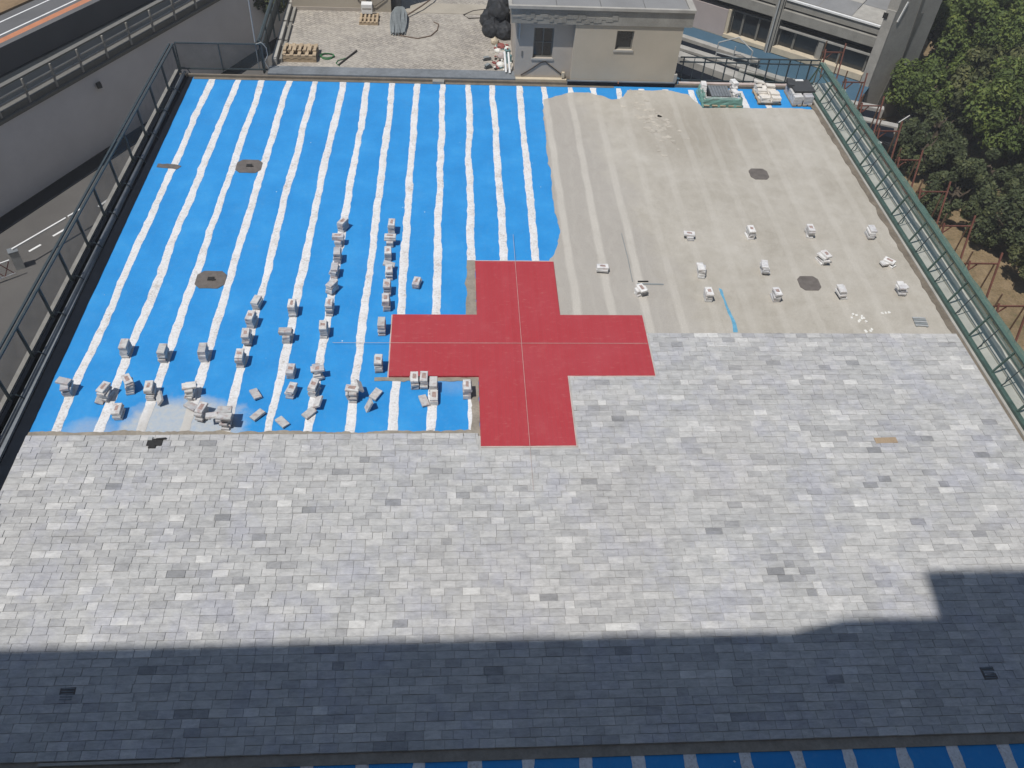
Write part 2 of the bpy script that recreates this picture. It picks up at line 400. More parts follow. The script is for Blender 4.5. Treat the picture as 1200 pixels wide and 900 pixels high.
# neighbour's wall with its gallery fence
WD = Vector((.4833,.8755,0)); WN = Vector((.8755,-.4833,0))     # along it, towards us
W0 = Vector((-20.56,17.36,0)) - WD*8; WL = 38
wall = thing('retaining_wall', W0, 'long plain grey wall across the street at the left, railing on its top', 'wall')
def wpt(t, off, z): q = WD*t + WN*off; return (q.x, q.y, z)
MB().bar(wpt(0,-.25,-6.2), wpt(WL,-.25,-6.2), .5, 3.7).build('wall_face', M['greywall'], wall)
MB().bar(wpt(0,-.26,-4.28), wpt(WL,-.26,-4.28), .64, .14).build('coping', M['frame'], wall)
MB().bar(wpt(0,-.28,-4.08), wpt(WL,-.28,-4.08), .40, .26).build('upstand', M['frame'], wall)
lampb = MB(); lampb.box(wpt(13.2,.12,-4.95), (.22,.3,.18), .5); lampb.bar(wpt(13.2,0,-4.9), wpt(13.2,.12,-4.95), .05); lampb.build('wall_lamp', M['iron'], wall)
gf = thing('gallery_railing', W0 + Vector((0,0,-3.95)), 'grid railing with flat grey top rail along the top of the grey wall', 'railing')
for i in range(25):
    t = .6 + i*1.52
    MB().bar(wpt(t,-.045,-.2), wpt(t,-.045,.86), .08, .075, up=(WD.x,WD.y,0)).build('post', M['coping'], gf)
for z in (.28, .55): MB().bar(wpt(0,-.04,z), wpt(WL,-.04,z), .07, .07).build('mid_rail', M['coping'], gf)
MB().bar(wpt(0,-.2,.90), wpt(WL,-.2,.90), .24, .07).build('top_rail', M['frame'], gf)
dr = MB(); dr.bar(wpt(0,-4.6,-4.0), wpt(WL+30,-4.6,-4.0), 8.0, .1)
rr = dr.build('lower_roof', M['darkroof'], None, W0); structure(rr)
ur = MB(); ur.bar(wpt(-4,-10.1,-3.5), wpt(WL+30,-10.1,-3.5), 14, 1.0)
# its near edge is where the concrete kerb starts
RD = Vector((3.13,5.26,0)).normalized(); RN = Vector((RD.y,-RD.x,0)); R0 = Vector((-21.32,21.04,0)) - RD*10
def rpt(t, off, z): q = R0 + RD*t + RN*off; return (q.x, q.y, z)
road = structure(MB().bar(rpt(0,-7,-3.55), rpt(70,-7,-3.55), 14, 1.1).build('upper_road', M['road2']))
def lane(off, w, m, nm, h=.004, z=-3.0): MB().bar(rpt(0,off,z+h/2+.004), rpt(70,off,z+h/2+.004), w, h).build(nm, m, road)
lane(-.16, .32, M['road2'], 'kerb', .12)
lane(-.62, .48, M['orange'], 'orange_line', .02)
lane(-1.15, .09, M['white'], 'white_line')
lane(-2.15, .08, M['white'], 'white_line')
yd = MB(); yd.bar(rpt(0,-14,-2.95), rpt(70,-14,-2.95), 22.6, .1); structure(yd.build('yard', M['dirt']))

# terrace building under the deck
tb = thing('terrace_building', (0,0,-8), 'building whose flat roof is the blue and grey terrace', 'building')
b = MB(); b.poly([(-11.9,-16.55),(12.05,-16.55),(11.62,13.2),(11.55,13.95),(-11.45,13.95),(-11.5,13.0)], -.02, 7.9); b.build('wall', M['concrete'], tb)
b = MB(); b.bounds(-8.35, 6.65, 13.96, 40, 0, 8.08); b.build('rear_wing', M['concrete'], tb)

# the block the photograph is taken from: its unseen roof line is shaped to throw the big shadow
ab = thing('apartment_block', (0,-16.6,-8), 'tall block behind the viewer that shades the near paving', 'building')
def blk(x0,x1,y0,y1,z0,z1,nm): MB().bounds(x0,x1,y0,y1,z0+8,z1+8).build(nm, M['render'], ab)
blk(-45, 30, -14, 0, -8, 29.1, 'wall')
pr_ = MB(); pr_.poly([(-5.38,37.1),(-4.65,38.0),(-2.4,38.0),(-2.4,37.1)], 0, .3)  # unseen ramp on the roof edge, shaped for the shadow outline
me = pr_.mesh('parapet', [M['render']]); o = link('parapet', me, ab, (0,0,0), (R(90),0,0))
roof_step = MB(); roof_step.v = [];  # unseen raised mass, its side slanted to shape the cast shadow
X0, X1 = -2.30, -3.83
roof_step.add([(X0,-8,37.1),(30,-8,37.1),(30,0,37.1),(X0,0,37.1),(X1,-8,41.7),(30,-8,41.7),(30,0,41.7),(X1,0,41.7)],
        [(3,2,1,0),(4,5,6,7),(0,1,5,4),(1,2,6,5),(2,3,7,6),(3,0,4,7)]); roof_step.build('shadow_roof_step', M['render'], ab)

# ------------------------------------------------------------------ the deck
deck = MB()
ny = 30
for i in range(ny+1):
    y = YF-1.6 + (YB-YF+1.6)*i/ny; deck.v += [(EL(y), y, 0), (ER(y)+.35, y, 0)]
for i in range(ny): deck.f.append((2*i,2*i+1,2*i+3,2*i+2)); deck.mi.append(0); deck.tone.append(.5)
deck = structure(deck.build('roof_deck', M['blue']))
far = [-10.35,-9.46,-8.57,-7.64,-6.7,-5.7,-4.82,-3.93,-3.04,-2.11,-1.17,-.30,.67,1.58,2.54,3.41,4.33,5.23,6.16,7.09,8.0,8.91,9.79]
near = [-10.95,-9.98,-9.03,-8.03,-7.08,-6.12,-5.17,-4.21,-3.22,-2.28,-1.3,-.30,.61]
def stripe(xf, xn, y0, y1, seed):
    s = MB(); n = max(2, int((y1-y0)/.06))
    for i in range(n+1):
        y = y0+(y1-y0)*i/n; x = xn + (xf-xn)*(y+3)/(16.4)
        x += .055*wob(y, .4, seed) + .02*wob(y, 1.4, seed+5); w = .108 + .022*wob(y, .6, seed+50)
        l = w + .024*wob(y, 3.1, seed+9) + .014*wob(y, 9, seed+31); r = w + .024*wob(y, 3.1, seed+23) + .014*wob(y, 9, seed+41)
        s.v += [(x-l, y, .004), (x-l*.5, y, .010), (x+r*.5, y, .010), (x+r, y, .004)]
    for i in range(n):
        for k in range(3): s.f.append((4*i+k,4*i+k+1,4*i+k+5,4*i+k+4)); s.mi.append(0); s.tone.append(.5)
    s.build('seam_stripe', M['seam'], deck)
for i, xf in enumerate(far):
    if i < 10: stripe(xf, near[i], -3.05, 13.5, i)
    elif i == 10: stripe(xf, near[i], -3.05, 13.5, i)
    elif i < 13: stripe(xf, near[i], 3.3, 13.5, i)
    else: stripe(xf, xf-.08, 11.9, 13.45, i)
for i, x in enumerate([-10.3,-9.25,-8.25,-7.27,-6.29,-5.31,-4.36,-3.39,-2.41,-1.41,-.44,.56,1.56,2.51,3.52,4.49,5.47,6.47,7.44,8.43,9.4,10.4]):
    stripe(x, x, YF-1.5, YF-.03, i+60)

# screed: a thin coat with a ragged outline on the right half
def ragged(pts, step=.12, amp=.05, seed=1):
    out = []; n = len(pts); d = 0
    for i in range(n):
        a, b_ = Vector(pts[i]), Vector(pts[(i+1)%n]); L = (b_-a).length; k = max(1, int(L/step)); nrm = Vector((-(b_-a).y, (b_-a).x)).normalized()
        for j in range(k):
            t = j/k; e = min(1, 4*min(t, 1-t)) if k > 3 else 0
            q = a.lerp(b_, t) + nrm*amp*e*(wob(d+t*L, 2.2, seed) + .6*wob(d+t*L, 7, seed+3)); out.append((q.x, q.y))
        d += L
    return out
sc_out = [(11.98,.44)] + [(ER(y)-.02, y) for y in (3,6,9)] + [(11.42,12.2),(10.58,12.27),(7.26,12.14),(6.9,13.1),(6.1,13.36),(4.66,13.3),(4.3,12.66),(4.0,12.6),(3.2,13.08),(2.7,13.06),(2.2,12.86),(1.5,12.5),(1.36,9.1),(1.43,8.1),(1.36,5.8),(1.46,4.9),(1.22,3.9),(1.0,3.42),(1.0,.44)]
def sheet(pts, z0, z1, name, mat, parent=None):
    bm = bmesh.new(); vs = [bm.verts.new((x,y,z1)) for x,y in pts]; f = bm.faces.new(vs)
    r = bmesh.ops.extrude_face_region(bm, geom=[f]); bmesh.ops.translate(bm, verts=[v for v in r['geom'] if isinstance(v, bmesh.types.BMVert)], vec=(0,0,z0-z1))
    bmesh.ops.recalc_face_normals(bm, faces=bm.faces[:])
    bmesh.ops.triangulate(bm, faces=[q for q in bm.faces if len(q.verts) > 4])
    me = bpy.data.meshes.new(name); bm.to_mesh(me); bm.free(); me.materials.append(mat)
    return link(name, me, parent)
structure(sheet(ragged(sc_out, .12, .07, 4), .002, .03, 'concrete_screed', M['screed']))

# margins
def strip(x0f, x1f, y0, y1, z, nm, mat, amp0=.0, amp1=.0, parent=deck, n=150, seed=3, thick=.01):
    s = MB()
    for i in range(n+1):
        y = y0+(y1-y0)*i/n; a = x0f(y)+amp0*(wob(y,2,seed)+.6*wob(y,6,seed+1)); c = x1f(y)+amp1*(wob(y,2,seed+2)+.6*wob(y,6,seed+4))
        s.v += [(a,y,z-thick),(a,y,z),(c,y,z),(c,y,z-thick)]
    for i in range(n):
        for k in range(3): s.f.append((4*i+k,4*i+k+1,4*i+k+5,4*i+k+4)); s.mi.append(0); s.tone.append(.5)
    return s.build(nm, mat, parent)
strip(lambda y: ER(y)-.16, lambda y: ER(y)+.03, YF, 12.9, .045, 'mortar_margin', M['margin'], .07, .0)
strip(lambda y: ER(y)+.02, lambda y: ER(y)+.10, YF, 13.0, .075, 'kerb_strip', M['coping'], 0, 0, thick=.06)
strip(lambda y: EL(y)-.42, lambda y: EL(y)+.01, YF-1.5, 13.8, .02, 'flashing', M['near_black'], .0, .012)  # near-black strip beside the left edge of the blue sheet
strip(lambda y: EL(y)-.40, lambda y: EL(y)-.30, YF-1.5, 13.8, .10, 'flashing_upstand', M['slate'], .0, .0, thick=.09)
def hstrip(x0, x1, yf, y2f, z, nm, mat, amp, seed, parent=deck, thick=.008):
    s = MB(); n = max(3, int((x1-x0)/.08))
    for i in range(n+1):
        x = x0+(x1-x0)*i/n; e = amp*(.8*wob(x,.5,seed)+.5*wob(x,2.7,seed+1)+.35*wob(x,9,seed+2))
        s.v += [(x,yf,z-thick),(x,yf,z),(x,y2f+e,z),(x,y2f+e,z-thick)]
    for i in range(n):
        for k in range(3): s.f.append((4*i+k+4,4*i+k+5,4*i+k+1,4*i+k)); s.mi.append(0); s.tone.append(.5)
    return s.build(nm, mat, parent)
hstrip(-11.55, -1.1, -3.12, -2.86, .016, 'mortar_band', M['mortar'], .12, 5)
hstrip(-11.6, 12.1, YF-.2, YF+.05, .02, 'mortar_band', M['mortar'], .07, 15)
hstrip(-11.0, 4.2, YB-.14, YB+.01, .012, 'mortar_band', M['margin'], .04, 25)

# ------------------------------------------------------------------ paving
PW, PH = .33, .1705
Y1, Y2 = -3.05, .45
bed = MB(); bed.add([(EL(YF)-.0,YF,.046),(ER(YF)-.05,YF,.046),(ER(Y1)-.05,Y1,.046),(EL(Y1)+.02,Y1,.046)], [(0,1,2,3)])
bed.add([(1.15,Y1,.046),(ER(Y1)-.05,Y1,.046),(ER(Y2)-.05,Y2,.046),(1.15,Y2,.046)], [(0,1,2,3)])
paving = structure(bed.build('paving', M['bed']))
CU = 2.25; CA, CB = CU*.5, CU*1.5
field = MB(); ind = 0
variants = []
def tone_pick(x, y):
    t = .5 + .16*mnoise.noise(Vector((x*.9, y*1.3, 4))) + rnd.gauss(0, .185)
    q = rnd.random()
    if q < .08: t -= .2
    elif q > .90: t += .22
    return max(0, min(1, t))
LENS = (.21, .29, .33, .37)
variants = {}
for Lb in LENS:
    for k in range(24):
        t = k/23; m = MB(); m.chamfer(-.5*Lb+.003,.5*Lb-.003,-.5*PH+.003,.5*PH-.003,.0,.042,.005,tone=t)
        variants[Lb, k] = m.mesh('paver', M['paver'], tone=True)
row = 0; y = YF; count = 0
while y < Y2 - .05:
    yc = y + PH/2
    ivs = [(EL(yc)+.02, ER(yc)-.06)]
    if yc > Y1: ivs = [(CB+.05 if yc > -CA-.05 else CA+.05, ER(yc)-.06)]
    elif yc > -CB-.05: ivs = [(EL(yc)+.02, -CA-.05), (CA+.05, ER(yc)-.06)]
    for (a, b_) in ivs:
        x = a - rnd.uniform(.02,.3); last = .5
        while x < b_:
            L = rnd.choices(LENS, (.14,.24,.44,.18))[0]
            x0, x1 = max(x, a), min(x+L, b_)
            if x1-x0 > .05:
                t = tone_pick((x0+x1)/2, yc); t = t if rnd.random() < .7 else .5*t+.5*last; last = t; dz = rnd.gauss(0,.003)
                if count < 300 and abs(x1-x0-L) < .001 and -9.6 < x0 < 9.7:
                    link('paver', variants[L, int(t*23)], paving, ((x0+x1)/2, yc+rnd.uniform(-.003,.003), .018+dz), (rnd.gauss(0,.010), rnd.gauss(0,.007), rnd.gauss(0,.007))); count += 1
                else:
                    j = rnd.uniform(.001,.005) if rnd.random() < .85 else .012; j2 = rnd.uniform(.001,.004)
                    field.chamfer(x0+j, x1-j2, y+rnd.uniform(.0005,.004), y+PH-rnd.uniform(.0005,.003), .018, .06+dz, .004, tone=t, tilt=(rnd.gauss(0,.008), rnd.gauss(0,.013)))
            x += L
    y += PH; row += 1
stuff(field.build('paver_field', M['paver'], paving, tone=True))
MB().box((8.7,-3.28,.064), (.55,.17,.012), .03).build('brown_board', M['brownslab'], paving)
MB().box((-7.77,YF-.06,.07), (2.4,.05,.04)).build('edge_batten', M['coping'], paving)

# ------------------------------------------------------------------ red cross
cr = thing('red_cross', (0,0,0), 'big red cross of tiles laid flat in the middle of the terrace', 'cross')
cp = [(-CA,-CB),(CA,-CB),(CA,-CA),(CB,-CA),(CB,CA),(CA,CA),(CA,CB),(-CA,CB),(-CA,CA),(-CB,CA),(-CB,-CA),(-CA,-CA)]
MB().poly(cp, .001, .07).build('surface', M['red'], cr)
def edge(x0,x1,y0,y1,zt=.064): 
    sheet(ragged([(x0,y0),(x1,y0),(x1,y1),(x0,y1)], .1, .012, int(abs(x0*7+y0*3))), .0015, zt, 'edging', M['edging'], cr)
e = .035
edge(-CA, CA+e, -CB-e, -CB); edge(CA, CB+e*.4, -CA-e, -CA); edge(CA, CA+e*.7, -CB, -CA-e)
edge(-CA-e*.5, CA, CB, CB+e); edge(CB, CB+e*.35, -CA, CA)
edge(-CB-e, -CB, -CA-.02, CA+e, .02); edge(-CB, -CA-e*.5, CA, CA+e*.6, .02)
s = sheet(ragged([(-CB-.35,-CA-.12),(-CA,-CA-.12),(-CA,-CA),(-CB-.35,-CA)], .1, .06, 8), .0015, .016, 'mortar_smear', M['mortar'], cr)
s = sheet(ragged([(-CA-.22,-CB+.4),(-CA,-CB+.4),(-CA,-CA),(-CA-.2,-CA)], .1, .05, 9), .0015, .014, 'mortar_smear', M['mortar'], cr)
s = sheet(ragged([(-CA-.3,CA),(-CA,CA),(-CA,CB+.1),(-CA-.24,CB+.1)], .1, .05, 10), .0015, .013, 'mortar_smear', M['mortar'], cr)
tag(MB().tube([(.02,4.6,.082),(.02,0,.077),(.03,-4.65,.075)], .005, 6).build('string_line', M['edging']), 'pale string stretched over the red cross from back to front', 'string')
tag(MB().tube([(-4.86,.05,.07),(0,.03,.08),(3.35,.03,.078)], .0052, 6).build('string_line', M['edging']), 'pale string stretched over the red cross from left to right', 'string')

# ------------------------------------------------------------------ drains, stains, little things on the deck
def octo(x, y, rx, ry, z, nm, mat, parent=None, h=.012):
    pts = [(x+rx*(1 if abs(math.cos(a))>.7 else .72)*math.copysign(1,math.cos(a)) if abs(math.cos(a))>.5 else x+rx*.62*math.copysign(1,math.cos(a)), y+ry*(1 if abs(math.sin(a))>.7 else .55)*math.copysign(1,math.sin(a))) for a in [math.pi/8+k*math.pi/4 for k in range(8)]]
    return sheet(ragged(pts, .1, .02, int(x*10)), z-.01, z+h, nm, mat, parent)
for x, y, z, lb in ((-8.21,8.05,.004,'dark octagonal drain patch on the blue, farther back'), (-8.4,2.56,.004,'dark octagonal drain patch on the blue, nearer the paver stacks'),
                    (8.32,8.0,.03,'dark rounded drain patch on the beige screed, farther back'), (8.46,2.53,.03,'dark rounded drain patch among the pale paver stacks on the screed')):
    t = thing('floor_drain', (x,y,z), lb, 'drain', 'floor drains in the terrace')
    octo(0, 0, .40 if x < 0 else .31, .36 if x < 0 else .31, 0, 'patch', M['drain'] if x < 0 else M['iron'] if 0 else M['drain'], t)
    if x < 0:
        MB().box((.0,.02,.022), (.17,.13,.03)).build('grate', M['iron'], t)
        MB().box((.09,-.03,.02), (.1,.04,.03), .3).build('lug', M['iron'], t)
tag(sheet(ragged([(-11.05,7.93),(-10.4,7.82),(-10.3,8.0),(-10.6,8.1),(-11.05,8.12)], .07, .05, 3), .002, .013, 'mortar_blot', M['drain']), 'brown mortar smear on the first blue strip by the left railing', 'smear')
t = thing('open_gully', (-8.6,-3.2,.05), 'dark open drain frame at the left end of the paving edge', 'drain')
MB().box((0,0,.0),(.34,.2,.06)).build('frame', M['iron'], t); MB().box((-.03,-.13,.005),(.16,.09,.07)).build('lip', M['iron'], t); MB().box((.13,.09,.03),(.22,.04,.04),.1).build('bar', M['iron'], t); MB().box((-.12,.1,.02),(.1,.1,.05)).build('lug', M['galv'], t)
for x, y, lb in ((-8.85,-9.1,'round dark gully grate in the shaded paving at the left'), (8.74,-9.15,'round dark gully grate in the shaded paving at the right')):
    t = thing('gully', (x,y,.05), lb, 'drain', 'gullies in the shaded paving')
    q = MB(); q.box((0,0,.006),(.28,.25,.014),.05); q.build('rim', M['drain'], t)
    for k in range(5): MB().box((0,-.1+k*.05,.017),(.22,.022,.012)).build('slat', M['slate'], t)
t = thing('slatted_grate', (11.15,.9,.03), 'small grey slatted grate lying on the screed by the right kerb', 'grate', rz=-.08)
for k in range(5): MB().box((0,-.14+k*.075,.03),(.36,.055,.02)).build('slat', M['pipe'] if k%2 else M['galv'], t)
for k in (-.14,.14): MB().box((k,0,.012),(.04,.36,.02)).build('batten', M['pipe'], t)
for i,(x,y,n,lb) in enumerate(((9.45,1.1,9,'scatter of white lime crumbs on the screed near the paving'), (10.3,1.28,3,'small white chalky mark on the screed left of the grate'), (9.55,.52,4,'white crumbs on the screed at the very edge of the paving'))):
    b = MB()
    for k in range(n):
        px, py = rnd.gauss(0,.13), rnd.gauss(0,.09)
        if i == 1: px, py = (k-1)*.1, .01*k
        pts = [(px+math.cos(a)*rnd.uniform(.02,.055), py+math.sin(a)*rnd.uniform(.03,.06)) for a in [q*.9 for q in range(7)]]
        b.poly(pts, 0, .012+.004*k)
    tag(b.build('lime_spill', M['lime'], None, (x,y,.028)), lb, 'spill')
tag(sheet(ragged([(5.78,.5),(5.90,.5),(5.93,.9),(5.86,1.5),(5.84,2.25),(5.76,2.3),(5.79,1.5),(5.83,.9)], .06, .03, 12), .02, .034, 'paint_streak', M['crack']), 'blue streak on the screed running to the paving edge', 'streak')
tag(MB().tube([(3.30,4.75,.04),(3.33,3.6,.041),(3.32,2.55,.04)], .012, 6).build('metal_rod', M['pipe']), 'thin grey rod lying along a pale band of the screed', 'rod')
t = thing('hand_float', (3.82,2.45,.03), 'grey trowel lying on the screed behind a paver stack', 'tool')
MB().box((0,0,.01),(.75,.05,.014),-.03).build('blade', M['pipe'], t); MB().box((-.2,.1,.02),(.3,.03,.03),.02).build('handle', M['iron'], t)
ps = MB()
for k in range(70):
    a = rnd.gauss(0,1); b2 = rnd.gauss(0,1); x = 5.35+.30*a+.22*b2; y = 11.3-1.1*b2*.8; r = rnd.uniform(.04,.16)
    pts = [(x+math.cos(q)*r*rnd.uniform(.5,1.2), y+math.sin(q)*r*rnd.uniform(.4,1)) for q in [w*.785 for w in range(8)]]
    ps.poly(pts, .02, .033+.002*(k%5))
stuff(ps.build('rough_screed', simple('rough_wet_screed', (.43,.395,.34), .35, 3, .9)))['label'] = 'patch of loose rough mortar crumbs on the screed'

# ------------------------------------------------------------------ paver stacks and loose pavers
SPW, SPL, SPH = .19, .33, .062
smesh = {}
for mk in ('stack', 'pale', 'cream'):
    smesh[mk] = []
    for k in range(8):
        m = MB(); m.chamfer(-SPW/2,SPW/2,-SPL/2,SPL/2,0,SPH-.002,.008,tone=.35+.6*k/7); smesh[mk].append(m.mesh('paver', M[mk], tone=True))
def stack(x, y, n, label, group, mk='stack', rz=0, mess=.02, cross=(), lean=0, extra=()):
    z = .012 if mk == 'stack' else .032
    t = thing('paver_stack', (x, y+.17, z), label, 'paver stack', group, rz)
    for k in range(n):
        a = rnd.gauss(0, mess*2.2) + (math.pi/2 if k in cross else 0) + lean*k
        link('paver', rnd.choice(caps[mk] if k == n-1 and rnd.random() < .7 else smesh[mk]), t, (rnd.gauss(0,mess*.4)+lean*.1*k, rnd.gauss(0,mess*.5), k*SPH), (0,0,a))
    for (dx, dy, zz, rx, ry, rzz) in extra:
        link('paver', rnd.choice(smesh[mk]), t, (dx,dy,zz), (rx,ry,rzz))
    return t
def capped(mk):
    out = []
    for k in range(6):
        m = MB(); m.chamfer(-SPW/2,SPW/2,-SPL/2,SPL/2,0,SPH-.002,.008,tone=.85+.15*rnd.random())
        ax, ay = rnd.uniform(.035,.055), rnd.uniform(.06,.10); z = SPH-.0005
        m.add([(-ax,-ay*rnd.uniform(.7,1.1),z),(ax*rnd.uniform(.7,1.2),-ay*.9,z),(ax,ay*rnd.uniform(.6,1.1),z),(-ax*rnd.uniform(.6,1.1),ay,z)],[(0,1,2,3)],1,.3)
        out.append(m.mesh('paver', [M[mk], M['redcap']], tone=True))
    return out
M['redcap'] = simple('reddish_paver_face', (.34, .245, .22), .45, 14, .9)
caps = {'stack': capped('stack'), 'pale': capped('pale')}
GB = 'stacks of grey pavers set out on the blue membrane'
X = (.2,.03,0,0,0,1.3)
B = [
(-10.96,-1.76,5,'messy paver stack at the near end of the leftmost white stripe',dict(mess=.05,cross=(5,),rz=.1,extra=[(-.05,.05,.31,0,.05,1.2)])),
(-9.93,-.45,6,'tidy paver stack alone on the second white stripe from the left',dict()),
(-10.03,-1.93,6,'untidy paver stack on the second white stripe, in front of the tidy one',dict(mess=.04,rz=-.2,extra=[(-.12,-.1,.05,.3,.5,.2)])),
(-9.57,-1.68,6,'crooked grey paver stack on the blue between the second and third stripes',dict(mess=.03,rz=.25,lean=.05)),
(-9.62,-2.49,4,'low paver stack on the blue nearest the left end of the paving',dict(mess=.015)),
(-9.0,-1.88,6,'paver stack on the third stripe with a loose paver leaning on its right side',dict()),
(-8.98,-.63,6,'paver stack on the third white stripe, the farther of two there',dict()),
(-8.0,-.60,6,'paver stack on the fourth white stripe, farthest back of those there',dict(mess=.012)),
(-8.07,-1.88,6,'paver stack on the fourth stripe with a mixed top layer, by the cement dust',dict(mess=.04,cross=(5,))),
(-7.68,-2.55,5,'tilted paver stack at the right rim of the cement dust patch',dict(mess=.04,rz=-.25,cross=(0,))),
(-7.10,-2.79,6,'wide messy paver stack with pavers sticking out, nearest the paving on the fifth stripe',dict(mess=.05,cross=(3,4,5),extra=[(-.25,.02,.27,0,.25,1.75),(.05,-.1,.375,0,0,1.5),(.02,.1,.375,0,0,1.6)])),
(-7.06,-.81,6,'nearest paver stack of the row of four on the fifth white stripe',dict()),
(-7.01,-.05,6,'second nearest paver stack of the row of four on the fifth stripe',dict(mess=.035)),
(-7.01,.61,6,'second farthest paver stack of the row of four on the fifth stripe',dict(rz=-.1)),
(-6.98,1.33,4,'low paver stack at the far end of the row of four on the fifth stripe',dict(mess=.03,rz=-.2)),
(-6.0,1.05,6,'paver stack farthest back on the sixth white stripe',dict()),
(-6.03,.04,6,'paver stack on the sixth stripe whose top pavers lie crosswise',dict(cross=(4,5),mess=.02)),
(-5.77,-1.19,4,'low paver stack just right of the sixth stripe, the farther of a pair',dict(rz=-.05)),
(-5.69,-1.83,4,'low paver stack just right of the sixth stripe, the nearer of a pair',dict(rz=-.2)),
(-5.12,-1.25,5,'paver stack touching the back of the last stack on the seventh stripe',dict(mess=.04,rz=.3,cross=(4,))),
(-5.15,-1.78,5,'last paver stack towards the paving on the seventh stripe, turned a little',dict(rz=-.25)),
(-5.11,.25,6,'paver stack standing alone on the seventh stripe, level with the left cross arm',dict()),
(-5.03,1.10,6,'sixth paver stack from the back along the seventh stripe',dict()),
(-5.06,1.93,5,'fifth paver stack from the back along the seventh stripe, turned askew',dict(rz=-.5,mess=.03)),
(-4.99,4.71,5,'farthest back paver stack of the long row on the seventh stripe',dict(rz=-.45)),
(-5.05,4.0,5,'second paver stack from the back on the seventh stripe, top layer crosswise',dict(cross=(3,4),mess=.02)),
(-5.02,3.25,6,'third paver stack from the back along the seventh stripe',dict()),
(-5.04,2.63,5,'fourth paver stack from the back along the seventh stripe',dict(mess=.035,rz=-.15)),
(-3.56,4.58,6,'farthest back paver stack of the row between the eighth and ninth stripes',dict()),
(-3.58,4.0,5,'second stack back between the eighth and ninth stripes, broad crosswise top',dict(cross=(3,4))),
(-3.61,3.38,5,'third stack from the back between the eighth and ninth stripes',dict()),
(-3.54,2.58,5,'fourth stack back between the eighth and ninth stripes, loose paver lying across it',dict(extra=[(-.02,.3,.16,.25,0,1.45)])),
(-3.55,1.89,6,'fifth stack from the back in the row between the eighth and ninth stripes',dict()),
(-3.55,1.28,6,'sixth stack from the back, last of the tight row above the left cross arm',dict()),
(-2.77,2.20,3,'small paver stack alone on the blue between the ninth and tenth stripes',dict(rz=-.25)),
(-3.62,.36,6,'paver stack beside the upper left corner of the left cross arm',dict()),
(-3.63,-.99,6,'paver stack beside the lower left corner of the left cross arm',dict()),
(-2.72,-1.55,5,'left one of two paver stacks tucked against the underside of the left cross arm',dict(rz=.1)),
(-2.49,-1.53,5,'right one of two paver stacks tucked against the underside of the left cross arm',dict()),
(-2.25,-1.71,5,'paver stack on the tenth white stripe just below the left cross arm',dict()),
(-2.23,-2.06,3,'low paver stack in front of the stack on the tenth white stripe',dict()),
(-1.42,-1.86,6,'paver stack on the blue in the corner by the lower arm of the cross',dict()),
(-4.19,-1.97,6,'messy paver stack on the eighth white stripe with pavers standing on edge',dict(mess=.03,cross=(5,),extra=[(-.15,-.02,.2,0,1.35,.05),(.13,.1,.3,0,.9,.3)])),
]
for x, y, n, lb, kw in B: stack(x, y, n, lb, GB, **kw)
GP = 'stacks of pale pavers set out on the screed'
P = [
(2.50,2.85,3,'low broad pale paver stack on the screed nearest the cross',dict(cross=(0,1,2))),
(3.48,1.88,4,'squat paver stack with a dark shadow right side, in front of the trowel',dict(cross=(0,1,2),rz=.3)),
(5.32,4.41,3,'pale paver stack farthest back in the row left of the blue streak',dict(cross=(2,),mess=.05)),
(5.34,2.73,5,'middle pale paver stack of the row left of the blue streak',dict(mess=.04)),
(5.33,1.68,5,'pale paver stack right beside the top of the blue streak',dict(mess=.03)),
(7.21,4.52,5,'back left pale paver stack of the four rows by the front drain patch',dict(mess=.05)),
(9.08,4.61,5,'back pale paver stack in the row right of the front drain patch',dict(mess=.04)),
(10.97,4.57,5,'back pale paver stack in the row closest to the right railing',dict(mess=.04)),
(9.13,3.34,5,'untidy pale paver stack just behind and right of the front drain patch',dict(mess=.07,rz=.3)),
(11.06,3.19,3,'splayed pale paver heap, middle one in the row by the right railing',dict(mess=.09,rz=.5,cross=(1,))),
(7.25,2.85,5,'pale paver stack just left of and behind the front drain patch',dict(mess=.05)),
(7.28,1.69,5,'pale paver stack left of the front drain patch, nearest the paving',dict(mess=.04)),
(9.19,1.82,5,'pale paver stack right of the front drain patch, behind the lime crumbs',dict(mess=.05)),
(11.02,1.97,5,'pale paver stack in the row by the right railing, nearest the grate',dict(mess=.06,cross=(3,))),
]
for x, y, n, lb, kw in P:
    kw = dict(kw); kw['mess'] = kw.get('mess',.03)
    stack(x, y, n, lb, GP, mk='pale', **kw)
GL = 'loose pavers lying on the blue membrane'
for x, y, rx, ry, rz, lb in (
 (-8.74,-1.9,.0,-.85,.35,'loose paver leaning on the front stack of the third stripe'),
 (-8.0,-2.1,0,.1,1.0,'loose paver on the fourth stripe in front of the mixed stack'),
 (-6.55,-1.72,.0,.12,.55,'tilted loose paver between the fifth and sixth stripes, the farther one'),
 (-6.4,-2.38,.1,-.1,-.75,'loose paver on the blue between the fifth and sixth stripes, the nearer one'),
 (-5.8,-2.6,0,.05,.75,'loose paver beside the sixth stripe closest to the paving'),
 (-5.2,-2.33,0,.1,-.7,'loose paver on the seventh stripe nearer the paving'),
 (-5.0,-2.05,0,-.5,-.15,'loose paver propped up at the right of the seventh stripe'),
 (-3.66,-1.75,0,.2,-.5,'tilted loose paver right of the messy stack on the eighth stripe'),
 (-3.77,-2.15,1.1,0,-1.25,'pale loose paver on edge right of the eighth stripe'),
 (-2.48,-1.95,.1,.1,.35,'loose paver left of the tenth stripe under the cross arm')):
    me = smesh['stack'][rnd.randrange(1,5)]
    o = link('loose_paver', me, None, (x, y, .012 + (.11 if abs(ry) > .4 or abs(rx) > .4 else .03*abs(ry)/.12)), (rx, ry, rz)); tag(o, lb, 'paver', GL)

